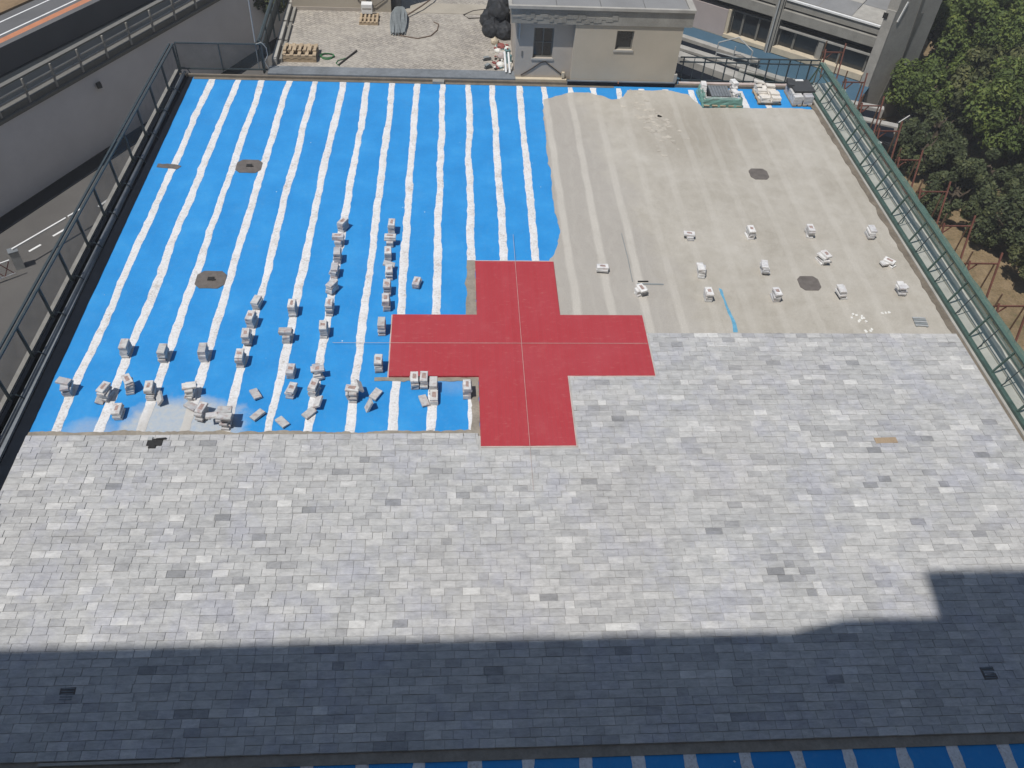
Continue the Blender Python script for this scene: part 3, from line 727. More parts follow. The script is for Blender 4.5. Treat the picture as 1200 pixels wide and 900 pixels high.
# ------------------------------------------------------------------ left railing
def lf(y, off=0): return -11.53 - .044*(13.9-y) + off
lr = thing('railing', (0,0,0), 'dark steel railing with shade net along the left edge of the terrace', 'railing')
strip(lambda y: lf(y,-.16), lambda y: lf(y,-.05), -6.5, 13.9, .13, 'coping', M['coping'], parent=lr, thick=.3)
strip(lambda y: lf(y,-.05), lambda y: lf(y,.07), -6.5, 13.9, .06, 'base_plate', M['near_black'], parent=lr, thick=.2)
MB().tube([(lf(13.8,.20),13.8,.10),(lf(4,.24),4,.10),(lf(-6.5,.28),-6.5,.10)], .05, 8).build('pipe', M['slate'], lr, smooth=True)
posts_l = [13.85-1.43*i for i in range(15)]
for y in posts_l:
    x = lf(y)
    MB().bar((x,y,.02), (x-.04,y,1.06), .065, .05, up=(0,1,0)).build('post', M['steel'], lr)
    pts = [(x+.02,y,.16),(x+.10,y,.25),(x+.20,y,.24),(x+.30,y,.16),(x+.36,y,.03)]
    MB().tube(pts, .016, 6).build('bracket', M['steel'], lr)
for off in (-.12, .0): MB().bar((lf(13.9,off-.03),13.9,1.08), (lf(-6.5,off-.03),-6.5,1.08), .055, .05).build('top_rail', M['steel'], lr)
b = MB(); b.add([(lf(13.9,-.02),13.9,.12),(lf(-6.5,-.02),-6.5,.12),(lf(-6.5,-.05),-6.5,1.05),(lf(13.9,-.05),13.9,1.05)], [(0,1,2,3)]); b.build('shade_net', M['netd'], lr)
br_ = thing('railing', (0,0,0), 'short dark railing closing the far left corner of the terrace', 'railing')
Xc = lf(13.95)
for x in (Xc, Xc+1.5, Xc+3.0): MB().bar((x,14.0,.05), (x,14.0,1.06), .05, .04, up=(1,0,0)).build('post', M['steel'], br_)
for z in (1.08, .12): MB().bar((Xc,14.0,z), (Xc+3.15,14.05,z), .05, .04).build('rail', M['steel'], br_)
b = MB(); b.add([(Xc,14.0,.12),(Xc+3.15,14.05,.12),(Xc+3.15,14.05,1.05),(Xc,14.0,1.05)], [(0,1,2,3)]); b.build('shade_net', M['netd'], br_)
tag(MB().tube([(-8.75,14.08,.1),(-8.74,14.1,1.2),(-8.72,14.12,2.75)], .022, 6).build('pole', M['galv']), 'thin pale pole rising from the far left corner railing', 'pole')
tag(MB().tube([(-8.7,14.0,1.1),(-8.5,13.95,1.2),(-8.35,13.95,1.0),(-8.35,13.98,.7),(-8.5,14.0,.45),(-8.4,14,.2)], .014, 6).build('cable_loop', M['galv']), 'pale loop of cable hanging on the far left corner railing', 'cable')

# ------------------------------------------------------------------ back kerb
kb = thing('back_kerb', (0,0,0), 'low grey kerb between the blue roof and the courtyard', 'kerb')
MB().bounds(-8.4, .55, YB+.09, 14.28, -.02, .16).build('flashing', M['slate'], kb)
MB().bounds(-11.5, 11.3, YB, YB+.085, -.02, .10).build('upstand', M['margin'], kb)
MB().bounds(6.66, 11.55, YB+.09, YB+.22, -.02, .13).build('coping', M['edging'], kb)
MB().box((-2.27,YB-.05,.06), (.42,.2,.1)).build('mortar_lump', M['concrete'], kb)

# ------------------------------------------------------------------ right railing
def rf(y, off=0): return 11.62 + .046*(13.0-y) + off
rl = thing('railing', (0,0,0), 'green steel railing with green net along the right edge of the terrace', 'railing')
strip(lambda y: rf(y,-.05), lambda y: rf(y,.07), -6, 13.9, .16, 'bottom_rail', M['greensteel'], parent=rl, thick=.12)
def rtop(y, z): return rf(y, .30*z)
i = 0; y = 13.86
while y > -5:
    MB().bar((rf(y),y,.1), (rtop(y,1),y,.93), .05, .04, up=(0,1,0)).build('post', M['greensteel'], rl)
    y3 = y-.5; MB().bar((rf(y3),y3,.1), (rtop(y3,1),y3,.93), .022, .022, up=(0,1,0)).build('baluster', M['steel'], rl)
    pts = [(rf(y),y-.35,.12),(rf(y,.16),y-.36,.05),(rf(y,.30),y-.3,.06),(rf(y,.40),y-.15,.14)]
    MB().tube(pts, .015, 6).build('bracket', M['steel'], rl)
    y -= 1.36; i += 1
MB().bar((rtop(13.9,1),13.9,.94), (rtop(-6,1),-6,.94), .10, .06).build('top_rail', M['greensteel'], rl)
MB().bar((rtop(13.9,.8),13.9,.74), (rtop(-6,.8),-6,.74), .03, .03).build('mid_rail', M['greensteel'], rl)
b = MB(); b.add([(rf(13.9,.03),13.9,.16),(rf(-6,.03),-6,.16),(rtop(-6,1)-.0,-6,.9),(rtop(13.9,1)-.0,13.9,.9)], [(0,1,2,3)]); b.build('shade_net', M['net'], rl)
b = MB(); n = 90
for k in range(n+1):
    y = 13.9-20*k/n; o1 = .10+.05*wob(y,2,77); b.v += [(rtop(y,1)-.07, y, .985), (rtop(y,1)+.06+o1, y, .975+.02*wob(y,5,3)), (rtop(y,1)+o1+.14, y, .45+.14*wob(y,1.5,8))]
for k in range(n):
    for q in range(2): b.f.append((3*k+q,3*k+q+1,3*k+q+4,3*k+q+3)); b.mi.append(0); b.tone.append(.5)
b.build('draped_net', M['netgreen'], rl)
r2 = thing('railing', (0,0,0), 'green steel railing across the far right end behind the pallets', 'railing')
for k in range(7):
    x = 6.75+k*.80; MB().bar((x,YB+.35,.0), (x,YB+.4,1.0), .05, .04, up=(1,0,0)).build('post', M['steel'], r2)
    if k < 6: MB().bar((x+.4,YB+.36,.0), (x+.4,YB+.4,1.0), .02, .02, up=(1,0,0)).build('baluster', M['steel'], r2)
for z in (1.0, .82, .1): MB().bar((6.6,YB+.38,z), (rtop(13.9,1),YB+.38,z), .045, .04).build('rail', M['steel'], r2)
b = MB(); b.add([(8.9,YB+.42,.1),(11.75,YB+.42,.1),(11.75,YB+.42,1.0),(8.9,YB+.42,1.0)], [(0,1,2,3)]); b.build('shade_net', M['net'], r2)
# outer ledge seen through the net
led = thing('outer_ledge', (0,0,0), 'pale concrete ledge outside the right railing', 'ledge')
strip(lambda y: rf(y,.075), lambda y: rf(y,1.0), -8, 14.1, .05, 'ledge_top', M['ledge'], parent=led, thick=.3)
strip(lambda y: rf(y,.42), lambda y: rf(y,.46), -8, 14.1, .075, 'ledge_lip', M['concrete'], parent=led, thick=.06)
strip(lambda y: rf(y,.85), lambda y: rf(y,1.0), -8, 14.1, .10, 'ledge_kerb', M['concrete'], parent=led, thick=.2)

# ------------------------------------------------------------------ scaffold brackets outside
SL = ['ninth and farthest','eighth','seventh','sixth','fifth','fourth','third','second','nearest']
for k in range(9):
    y = 16.2 - k*1.885 if k else 16.3
    y = [16.1,13.75,12.05,10.35,8.55,6.75,4.95,3.15,1.3][k]
    xi = 12.95 + (13-y)*.035; xo = xi + (.78 if k < 5 else .95)
    lab = 'rusty scaffold frame outside the right railing, ' + ('nearest the viewer' if k == 8 else 'farthest one, behind the far railing' if k == 0 else SL[k]+' counted from the near end')
    sf = thing('scaffold_frame', (xi, y, -8), lab, 'scaffold', 'rusty scaffold frames beside the terrace')
    L = xo-xi
    MB().tube([(0,0,0),(0,0,8.75)], .024, 6).build('standard', M['rusty_tube'], sf)
    MB().tube([(L*.92,0,0),(L*.92,0,8.3)], .024, 6).build('standard', M['rusty_tube'], sf)
    MB().bar((-.05,0,8.3), (L+.05,0,8.3), .038, .038).build('transom', M['rust'], sf)
    MB().bar((L-.12,-.5,7.35), (L+.06,.12,8.62), .05, .05).build('brace', M['rust'], sf)
    MB().bar((-.04,-.55,7.5), (.03,-.05,8.45), .05, .05).build('brace', M['rust'], sf)
    MB().bar((.35,0,8.27), (.05,-.0,7.9), .03, .03).build('strut', M['rust'], sf)
    b = MB(); n = 6
    for q in range(n+1):
        yy = .25+.75*q/n; b.v += [(-.02+.05*wob(q,1,k),yy,7.55+.06*wob(q,1.1,k+9)), (.03+.06*wob(q,1,k+3),yy,8.02+.08*wob(q,1.3,k+5)), (.055+.06*wob(q,1,k+3),yy,8.0+.08*wob(q,1.3,k+5)), (.02,yy,7.5)]
    for q in range(n):
        for w in range(3): b.f.append((4*q+w,4*q+w+1,4*q+w+5,4*q+w+4)); b.mi.append(0); b.tone.append(.5)
    if 0 < k < 6: b.build('toe_board', M['redboard'], sf)

# ------------------------------------------------------------------ pallets of material at the back right
t = thing('pallet_load', (8.0,12.72,0), 'pallet of pavers half wrapped in green net, leftmost of three loads', 'pallet', 'loads at the far right corner')
b = MB()
for k in range(5): MB().box((-.6+k*.3,0,.1),(.2,1.1,.03)).build('pallet_board', M['wood'], t)
for k in (-.4,0,.4): MB().box((0,k,.045),(1.4,.1,.08)).build('bearer', M['wood'], t)
for k in range(3):
    for q in range(4):
        link('paver', smesh['pale'][(k*3+q)%8], t, (-.52+q*.34, -.36, .12+k*SPH), (0,0,math.pi/2))
MB().box((-.05,.12,.22),(.72,.78,.2)).build('sheet_stack', M['darkplate'], t)
for k in range(7): MB().box((-.36+k*.105,.12,.328),(.09,.76,.016)).build('sheet_rib', M['slate'], t)
for k in range(6): link('paver', smesh['pale'][6+k%2], t, (.52,.28+rnd.uniform(-.03,.03),.12+k*SPH), (0,0,rnd.gauss(0,.1)))
for k in range(5): link('paver', smesh['pale'][5+k%3], t, (.5,-.05,.12+k*SPH), (0,0,rnd.gauss(0,.15)))
for k in range(2): link('paver', smesh['pale'][7], t, (.5,.32,.5+k*SPH), (0,0,.3))
for k in range(6): link('paver', smesh['pale'][7], t, (-.6,.22+.03*k,.12+k*SPH), (0,0,rnd.gauss(0,.1)))
b = MB(); nx, nz = 28, 6
prof = [(-.78,.60),(-.76,-.52),(.74,-.56),(.76,.1)]
pts = []
for a, c in zip(prof, prof[1:]):
    for q in range(9): pts.append((a[0]+(c[0]-a[0])*q/9, a[1]+(c[1]-a[1])*q/9))
for i_, (x, y) in enumerate(pts):
    for j in range(nz+1):
        w = .05*wob(i_*.9+j*2.1, .8, 31); zz = .02+j/nz*(.38+.09*wob(i_,.5,12)); sh = 1-.12*j/nz
        b.v.append((x*sh+w, y*sh+w*.8, zz))
for i_ in range(len(pts)-1):
    for j in range(nz): a = i_*(nz+1)+j; b.f.append((a,a+nz+1,a+nz+2,a+1)); b.mi.append(0); b.tone.append(.5)
b.build('green_net', M['netpack'], t)
t = thing('pallet_load', (9.8,12.95,0), 'untidy pile of cream pavers on a pallet, middle of three loads', 'pallet', 'loads at the far right corner')
for k in range(5): MB().box((-.36+k*.18,0,.1),(.12,1.0,.03)).build('pallet_board', M['wood'], t)
for k in (-.4,0,.4): MB().box((0,k,.045),(.84,.1,.08)).build('bearer', M['wood'], t)
for k in range(4):
    for i_ in range(2):
        for j in range(5):
            if k == 3 and rnd.random() < .45: continue
            if k == 2 and rnd.random() < .12: continue
            link('paver', smesh['cream'][rnd.randrange(3,8)], t, (-.2+i_*.4+rnd.uniform(-.03,.03), -.42+j*.2+rnd.uniform(-.02,.02), .12+k*SPH), (0,rnd.gauss(0,.03),math.pi/2+rnd.gauss(0,.08)))
for j in range(3): link('paver', smesh['cream'][7], t, (-.25+rnd.uniform(-.05,.05), .25+j*.12, .37+.05*(j%2)), (.2,.1,rnd.uniform(0,3)))
t = thing('pallet_load', (11.0,12.95,0), 'pavers under a charcoal sheet in the far right corner, rightmost load', 'pallet', 'loads at the far right corner', rz=.03)
for k in range(4): MB().box((-.3+k*.2,0,.05),(.14,1.1,.06)).build('pallet_board', M['wood'], t)
for k in range(5):
    for i_ in range(2):
        for j in range(5):
            if j < 2 or i_ == 0: link('paver', smesh['pale'][rnd.randrange(0,5)], t, (-.2+i_*.4, -.44+j*.21, .08+k*SPH), (0,0,math.pi/2+rnd.gauss(0,.04)))
            else: link('paver', smesh['stack'][rnd.randrange(0,3)], t, (-.2+i_*.4, -.44+j*.21, .08+k*SPH), (0,0,math.pi/2+rnd.gauss(0,.04)))
MB().box((.08,.16,.44),(.78,.85,.06),.02).build('cover_sheet', M['darkplate'], t)
MB().box((-.3,.35,.46),(.22,.5,.12),-.15).build('folded_sheet', M['darkplate'], t)
MB().box((.08,.5,.485),(.3,.1,.025),0).build('lath', M['white'], t)

# ------------------------------------------------------------------ courtyard
c = MB(); c.add([(-8.35,14.0,.1),(6.65,14.0,.1),(6.65,40,.1),(-8.35,40,.1)], [(0,1,2,3)]); structure(c.build('courtyard', M['court']))
c = MB(); c.bounds(-4.2, .2, 19.0, 19.9, .09, .115); c.build('pale_strip', simple('courtyard_concrete', (.36,.325,.27), .15, .8), bpy.data.objects['courtyard'])
cf = thing('courtyard_railing', (0,0,0), 'dark railing with pale double coping down the left side of the courtyard', 'railing')
MB().tube([(-8.62,14.1,1.12),(-8.62,24,1.12)], .075, 8).build('top_rail', M['steel'], cf)
for k in range(7): MB().bar((-8.62,14.2+k*1.4,-.1), (-8.62,14.2+k*1.4,1.1), .06, .05, up=(0,1,0)).build('post', M['steel'], cf)
MB().bar((-8.62,14.1,.6), (-8.62,24,.6), .03, .5).build('panel', M['steel'], cf)
for k in range(4):
    MB().box((-8.25,14.6+.55+k*1.55,.22), (.16,1.42,.26)).build('coping_block', M['coping'], cf)
    MB().box((-8.05,14.6+.75+k*1.55,.16), (.1,1.42,.12)).build('coping_block', M['concrete'], cf)
cb = thing('courtyard_building', (-6.15,19.0,.1), 'tan rendered building at the back left of the courtyard', 'building')
MB().bounds(-2.0,1.93,0,6,0,4.5).build('wall', M['render'], cb); MB().bounds(-2.02,1.0,-.02,0,0,.14).build('plinth', M['render_g'], cb)
MB().bar((.95,-.06,.75),(1.12,-.06,.3),.16,.06,up=(0,1,0)).build('duct', M['frame'], cb)
MB().tube([(.75,-.03,.9),(.6,-.03,.5),(.85,-.03,.3),(1.3,-.04,.25),(1.75,-.03,.55),(1.9,-.03,.9)], .012, 5).build('cable', M['cable'], cb)
t = thing('meter_cabinet', (-4.05,19.4,.1), 'dark cabinet with a white top beside the tan building corner', 'cabinet')
MB().box((0,0,.42),(.45,.5,.84)).build('body', M['darkplate'], t); MB().box((0,0,.88),(.5,.56,.08)).build('lid', M['white'], t); MB().box((.12,-.255,.5),(.04,.02,.12)).build('handle', M['galv'], t)
def pallet(x, y, rz, label, w, l, layers, grp, across=True):
    t = thing('wooden_pallet', (x,y,.1), label, 'pallet', grp, rz)
    z = 0
    for q in range(layers):
        for k in range(3): MB().box((0,-l/2+.06+k*(l-.12)/2,z+.055),(w,.1,.11)).build('bearer', M['wood'], t)
        nb = 5
        for k in range(nb): MB().box((-w/2+.06+k*(w-.12)/(nb-1),0,z+.125),(w*.1,l,.022)).build('deck_board', M['wood'], t)
        z += .14
    return t, z
t, z = pallet(-7.38, 15.15, 0, 'two stacked wooden pallets at the left of the courtyard', 1.22, .92, 2, 'wooden pallets in the courtyard')
for k in range(7): MB().box((-.55+k*.183,0,z+.03),(.1,.36,.05)).build('block', M['wood'], t)
t, z = pallet(-5.05, 18.2, 0, 'single wooden pallet by the tan building, white box on its left corner', .75, .8, 1, 'wooden pallets in the courtyard')
t = thing('white_box', (-5.15,18.62,.25), 'white cardboard box resting on the corner of a pallet', 'box'); MB().box((0,0,.18),(.42,.3,.36)).build('body', M['white'], t); MB().box((0,-.152,.2),(.36,.006,.06)).build('tape', M['coping'], t)
t = thing('conduit_bundle', (-3.88,17.0,.1), 'bundle of grey conduits laid on the courtyard by the cabinet', 'pipes')
for k in range(26):
    a = (k%13-6)/6; lay = k//13
    MB().tube([(a*.27+rnd.gauss(0,.015),0+rnd.uniform(-.08,.1),.04+.06*lay),(a*.31,.7,.09+.07*lay),(a*.30+rnd.gauss(0,.015),1.4,.13+.08*lay),(a*.22,1.9+.3*math.sqrt(max(0,1-a*a)),.16)], .024, 6).build('conduit', M['pipe'], t)
tag(MB().tube([(-3.9,17.0,.12),(-3.1,16.75,.12),(-2.6,17.0,.12),(-2.35,17.5,.12),(-2.3,18.0,.12),(-2.5,18.2,.12)], .022, 6).build('cable', M['cableb']), 'brown cable curving right from the conduit bundle', 'cable')
tag(MB().tube([(-3.6,18.5,.2),(-3.0,19.2,.3),(-2.6,19.9,.3),(-2.3,20.8,.3)], .03, 6).build('cable', M['cableb']), 'thick brown cable running back from the conduit bundle', 'cable')
tag(MB().tube([(-.4,18.7,.12),(-1.1,18.6,.12),(-1.3,18.9,.12),(-.9,19.3,.12),(-.3,19.5,.12)], .018, 6).build('cable', M['cable']), 'dark cable loop on the courtyard left of the black bags', 'cable')
b = MB()
for q in range(3): b.tube([(-6.42+.22*math.cos(a)*(1+.1*q), 15.15+.24*math.sin(a)*(1-.15*q), .12+.02*q) for a in [w*.5 for w in range(14)]], .016, 5)
tag(b.build('hose_coil', M['hose']), 'green hose coiled beside the stacked pallets', 'hose')
b = MB(); b.tube([(-5.95,14.5,.12),(-5.7,15.0,.12),(-5.36,15.62,.14)], .035, 6); tag(b.build('pry_bar', M['cable']), 'dark bar lying on the courtyard by the green hose', 'bar')
tag(MB().tube([(-5.9,14.45,.12),(-6.05,14.65,.12),(-6.0,14.85,.12),(-5.7,15.05,.13),(-5.5,15.35,.13)], .016, 5).build('hose', M['hose']), 'short piece of green hose twisted round the dark bar', 'hose')
# black bags
def bag(x, y, z, r, label, seed):
    bm = bmesh.new(); bmesh.ops.create_icosphere(bm, subdivisions=3, radius=1)
    for v in bm.verts:
        d = v.co.copy(); k = 1+.16*mnoise.noise(d*2.3+Vector((seed,0,0)))+.10*mnoise.noise(d*6+Vector((seed,3,0)))
        v.co = Vector((d.x*r*k, d.y*r*.95*k, max(-.55, d.z)*r*.9*k))
        if d.z > .86: v.co.z += r*.25*(d.z-.86)/.14; v.co.x *= .6; v.co.y *= .6
    me = bpy.data.meshes.new('bin_bag'); bm.to_mesh(me); bm.free(); me.materials.append(M['black'])
    tag(link('bin_bag', me, None, (x,y,z+r*.5)), label, 'bag', 'black bags piled against the service building')
for q in ((-.18,17.3,.1,.42,'black rubbish bag at the front left of the pile'), (.28,17.15,.1,.40,'black rubbish bag at the front of the pile against the building'), (-.2,18.1,.1,.45,'black rubbish bag at the left side of the pile'),
          (.25,18.0,.1,.45,'black rubbish bag in the middle of the pile'), (.05,17.65,.6,.42,'black rubbish bag on top of the front of the pile'), (.12,18.7,.35,.5,'black rubbish bag at the back of the pile'),
          (.2,19.4,.3,.48,'black rubbish bag at the very back, partly cut by the picture edge')):
    bag(*q, seed=q[0]*9+q[1])
# clutter by the corner of the service building
GC = 'clutter at the foot of the service building'
def lump(nm, x, y, r, mat, label, cat, h=1):
    bm = bmesh.new(); bmesh.ops.create_icosphere(bm, subdivisions=2, radius=1)
    for v in bm.verts: k = 1+.3*mnoise.noise(v.co*2+Vector((x*5,y,0))); v.co = Vector((v.co.x*r*k, v.co.y*r*k, max(-.4,v.co.z)*r*h*k))
    me = bpy.data.meshes.new(nm); bm.to_mesh(me); bm.free(); me.materials.append(mat)
    tag(link(nm, me, None, (x,y,.1+r*h*.4)), label, cat, GC)
lump('sack', -.12,16.55,.17,M['sill'],'cream sack in front of the black bags','sack')
lump('sack', .12,16.2,.16,M['redplastic'],'crumpled red sack by the building corner','sack',.8)
lump('sack', .0,15.85,.13,M['lime'],'small white bag below the red sack','sack',.8)
lump('sack', .12,15.4,.16,M['mauve'],'pinkish rubble bag in the middle of the clutter','sack',.9)
lump('sack', .05,14.75,.17,M['lime'],'white crumpled bag next to the white tubes','sack',.7)
lump('bucket_lid', .33,15.9,.12,M['lime'],'white rag hung low on the building corner','rag',1.3)
for x, y, lb in ((.33,15.5,'teal plastic can farther from the kerb'), (.36,15.05,'teal plastic can nearer the kerb')):
    t = thing('canister', (x,y,.1), lb, 'can', 'teal cans'); MB().box((0,0,.14),(.18,.16,.28),.3).build('body', M['teal'], t); MB().tube([(0,0,.28),(0,0,.34)],.03,7).build('cap', M['redplastic'], t)
for k,(x,y,lb) in enumerate(((.22,14.45,'white plastic tube leaning at the building corner, left one'), (.36,14.4,'white plastic tube leaning at the building corner, right one'))):
    tag(MB().tube([(x,y-.35,.2),(x-.06,y+.15,.75)], .04, 8).build('tube', M['white']), lb, 'tube', 'white tubes')
for x, y, rz, lb in ((-.45,15.2,.2,'grey offcut stack in the clutter, farther one'), (-.42,14.6,.6,'dark offcut stack in the clutter, nearer the kerb')):
    t = thing('offcuts', (x,y,.1), lb, 'offcuts', GC, rz)
    for k in range(4): MB().box((rnd.uniform(-.04,.04),rnd.uniform(-.03,.03),.02+k*.035),(.3-.03*k,.12,.03),rnd.gauss(0,.2)).build('offcut', M['pipe'] if k%2 else M['darkplate'], t)
rb = MB()
for k in range(60):
    x = rnd.gauss(.08,.17); y = rnd.uniform(14.4,16.4); s_ = rnd.uniform(.03,.09)
    rb.box((min(x,.4),y,.1+s_*.3),(s_*1.4,s_,s_*.7),rnd.uniform(0,3),mi=rnd.randrange(5))
stuff(rb.build('rubble', [M['lime'],M['redplastic'],M['coping'],M['teal'],M['cable']]))['label'] = 'small mixed rubble along the foot of the building'

# ------------------------------------------------------------------ service building
sb = thing('service_building', (0,0,.1), 'small flat roofed tan building with two windows behind the terrace', 'building')
zb = -.1
def sbx(x0,x1,y0,y1,z0,z1,nm,m): return MB().bounds(x0,x1,y0,y1,z0+zb,z1+zb).build(nm, m, sb)
def wallwin(x0, x1, yf, yb, z0, z1, wx0, wx1, wz0, wz1, m, nm):
    b = MB()
    for q in ((x0,wx0,z0,z1),(wx1,x1,z0,z1),(wx0,wx1,z0,wz0),(wx0,wx1,wz1,z1)): b.bounds(q[0],q[1],yf,yb,q[2]+zb,q[3]+zb)
    b.build(nm, m, sb)
    w = MB()
    for q in ((wx0,wx0+.05,wz0,wz1),(wx1-.05,wx1,wz0,wz1),(wx0+.05,wx1-.05,wz0,wz0+.05),(wx0+.05,wx1-.05,wz1-.05,wz1)): w.bounds(q[0],q[1],yf+.10,yf+.15,q[2]+zb,q[3]+zb)
    w = w.build('window', M['frame'], sb)
    MB().bounds(wx0+.05,wx1-.05,yf+.13,yf+.14,wz0+.05+zb,wz1-.05+zb).build('pane', M['glass'], w)
    MB().bounds(wx0-.05,wx1+.05,yf-.03,yf+.1,wz0-.07+zb,wz0+zb-.002).build('sill', M['coping'], w)
    return w
w1 = wallwin(.52,2.57,13.9,14.15,.1,2.28,1.14,1.85,.88,2.0,M['render_g'],'wall')
MB().bounds(1.47,1.51,14.01,14.045,.93+zb,1.95+zb).build('mullion', M['frame'], w1); MB().bounds(1.19,1.80,14.012,14.042,1.42+zb,1.45+zb).build('transom_bar', M['frame'], w1)
w2 = wallwin(2.57,6.42,13.665,14.0,.1,2.28,4.06,4.68,1.38,2.08,M['render'],'wall')
sbx(2.571,6.419,14.0,18.5,.1,2.27,'core',M['render_g']); sbx(.521,2.57,14.15,18.5,.1,2.27,'core',M['render_g'])
sbx(2.45,6.48,13.60,13.663,.02,.2,'plinth',M['slate']); sbx(2.46,6.47,13.595,13.598,.02,.16,'plinth_face',M['near_black'])
sbx(.55,2.44,13.72,13.89,.08,.15,'threshold',M['sill'])
# fascia, mottled raw concrete
sbx(.3,6.7,13.62,18.8,2.28,2.82,'fascia',M['concrete'])
for (a,c_) in ((.45,3.9),): 
    bb = MB()
    for k in range(26):
        x = a+(c_-a)*k/25+rnd.uniform(-.05,.05); bb.box((x,13.615,2.46+zb+rnd.uniform(-.08,.12)),(rnd.uniform(.12,.3),rnd.uniform(.012,.028),rnd.uniform(.06,.18)))
    stuff(bb.build('spalled_concrete', M['concrete'], sb))
sbx(.18,6.72,13.55,13.66,2.821,2.92,'roof_edge',M['coping']); sbx(.18,.30,13.661,18.8,2.821,2.92,'roof_edge',M['coping']); sbx(6.5,6.72,13.661,18.8,2.821,2.92,'roof_edge',M['coping'])
for k in range(4): sbx(.31+k*1.55,.31+(k+1)*1.55-.02,13.67,18.8,2.822,2.872,'roof_slab',M['roofgrey'])
MB().tube([(.62,13.85,2.2),(.62,13.85,1.5)],.03,6).build('downpipe', M['galv'], sb)
MB().tube([(.75,13.88,.12),(1.1,13.88,.35),(1.45,13.88,.62),(1.62,13.88,.66),(1.8,13.88,.52),(2.2,13.88,.22),(2.3,13.88,.1)],.016,6).build('cable', M['cable'], sb)
MB().box((2.3,13.82,.2+zb+.1),(.1,.1,.2)).build('junction_box', M['sill'], sb); MB().box((.75,13.89,.95),(.05,.03,.2)).build('switch_box', M['frame'], sb)
MB().tube([(4.35,13.59,.02),(4.35,13.59,.10)],.02,6).build('valve', M['orange'], sb)
MB().box((6.45,13.68,.25),(.12,.12,.3)).build('corner_post', M['coping'], sb)

# ------------------------------------------------------------------ lower yard and long building at the back right
CAM = Vector((-1.7895,-16.0323,16.0212)); S = 1.2305
F0 = CAM + (Vector((13.24,23.97,-3.5))-CAM)*S                     # foot of the facade
FD = Vector((.81,-.587,0)); FN = Vector((-.587,-.81,0))
def zz(z): return CAM.z - (CAM.z-z)*S - F0.z
fa = math.atan2(FD.y, FD.x)
yb2 = MB(); q = [(-9,-.0),(9,-.0),(9,9),(-9,9)]
b = MB(); b.bounds(-8,6.8,-12.5,-.0,-3,.03); o = structure(b.build('lower_yard', M['blueyard'], None, F0)); o.rotation_euler = (0,0,fa)
lb_ = thing('long_building', F0, 'long concrete building with dark windows beyond the far right railing', 'building', rz=fa)
U = lambda u: u*S
def fb(u0,u1,d0,d1,z0,z1,nm,m,par=None): return MB().bounds(U(u0),U(u1),d0,d1,zz(z0),zz(z1)).build(nm, m, par or lb_)
# d: 0 = facade plane, positive = into the building
fb(-6,5.05,.0,14,-4.6,-3.44,'base_wall',M['concrete'])
fb(-6,5.05,1.6,14,-3.43,-.98,'back_wall',M['concrete'])
fb(-2.0,.2,-.12,.4,-3.438,-3.27,'sill',M['sill']); fb(.55,5.0,-.12,.4,-3.438,-3.15,'sill',M['sill'])
fb(-6,-2.02,.02,.5,-3.437,-2.15,'shutter',M['mauve'])
fb(-2.0,-1.85,-.02,.3,-3.266,-2.1,'jamb',M['sill'])
def fwin(u0,u1,z0,z1,bars):
    w = MB()
    for a,c_,e_,f_ in ((u0,u0+.08,z0,z1),(u1-.08,u1,z0,z1),(u0+.08,u1-.08,z1-.07,z1)): w.bounds(U(a),U(c_),.25,.33,zz(e_),zz(f_))
    for bq in bars: w.bounds(U(bq),U(bq+.10),.25,.33,zz(z0),zz(z1)-.09)
    w = w.build('window', M['frame'], lb_)
    MB().bounds(U(u0)+.02,U(u1)-.02,.34,.36,zz(z0),zz(z1)).build('pane', M['glass'], w)
fwin(-1.84,.2,-3.26,-2.12,(-1.3,-.5)); fwin(.62,2.6,-3.14,-2.27,(1.35,)); fwin(2.85,4.95,-3.14,-2.27,(3.6,))
fb(2.6,2.85,.1,.4,-3.148,-2.2,'pier',M['concrete'])
fb(.6,5.0,.05,.22,-2.268,-2.18,'head_beam',M['coping'])
fb(.6,5.0,.5,1.6,-2.17,-1.80,'shadow_gap',M['near_black']); fb(-6,.2,.5,1.6,-2.1,-1.80,'shadow_gap',M['near_black'])  # near-black fill paints in the shade of the recesses
fb(-6,.2,-.10,1.6,-1.795,-1.36,'spandrel',M['concrete']); fb(.58,5.02,-.10,1.6,-1.795,-1.36,'spandrel',M['concrete'])
fb(-6,.2,.25,1.6,-1.355,-1.27,'shadow_gap',M['near_black']); fb(.58,5.02,.25,1.6,-1.355,-1.27,'shadow_gap',M['near_black'])
fb(-6,.2,.05,1.6,-1.265,-.93,'parapet',M['concrete']); fb(.58,5.02,.05,1.6,-1.265,-.93,'parapet',M['concrete'])
fb(.6,5.0,-.02,.12,-.925,-.85,'roof_rail',M['white']); fb(-6,.2,-.02,.12,-.925,-.85,'roof_rail',M['white'])
for k in range(7):
    for j in range(4): MB().bounds(U(-5.9)+k*1.95+.02,U(-5.9)+(k+1)*1.95-.02,.4+j*2+.02,.4+(j+1)*2-.02,zz(-.99),zz(-.915)).build('roof_slab', M['roofgrey'] if (k+j)%3 else M['coping'], lb_)
for k,(a,c_,d0) in enumerate(((.21,.29,-.2),(.31,.37,-.28),(.39,.50,-.15),(.51,.57,-.05))): fb(a,c_,d0,.3+d0+.3,-3.9,-.2,'column_pipe',M['concrete'] if k!=1 else M['galv'])
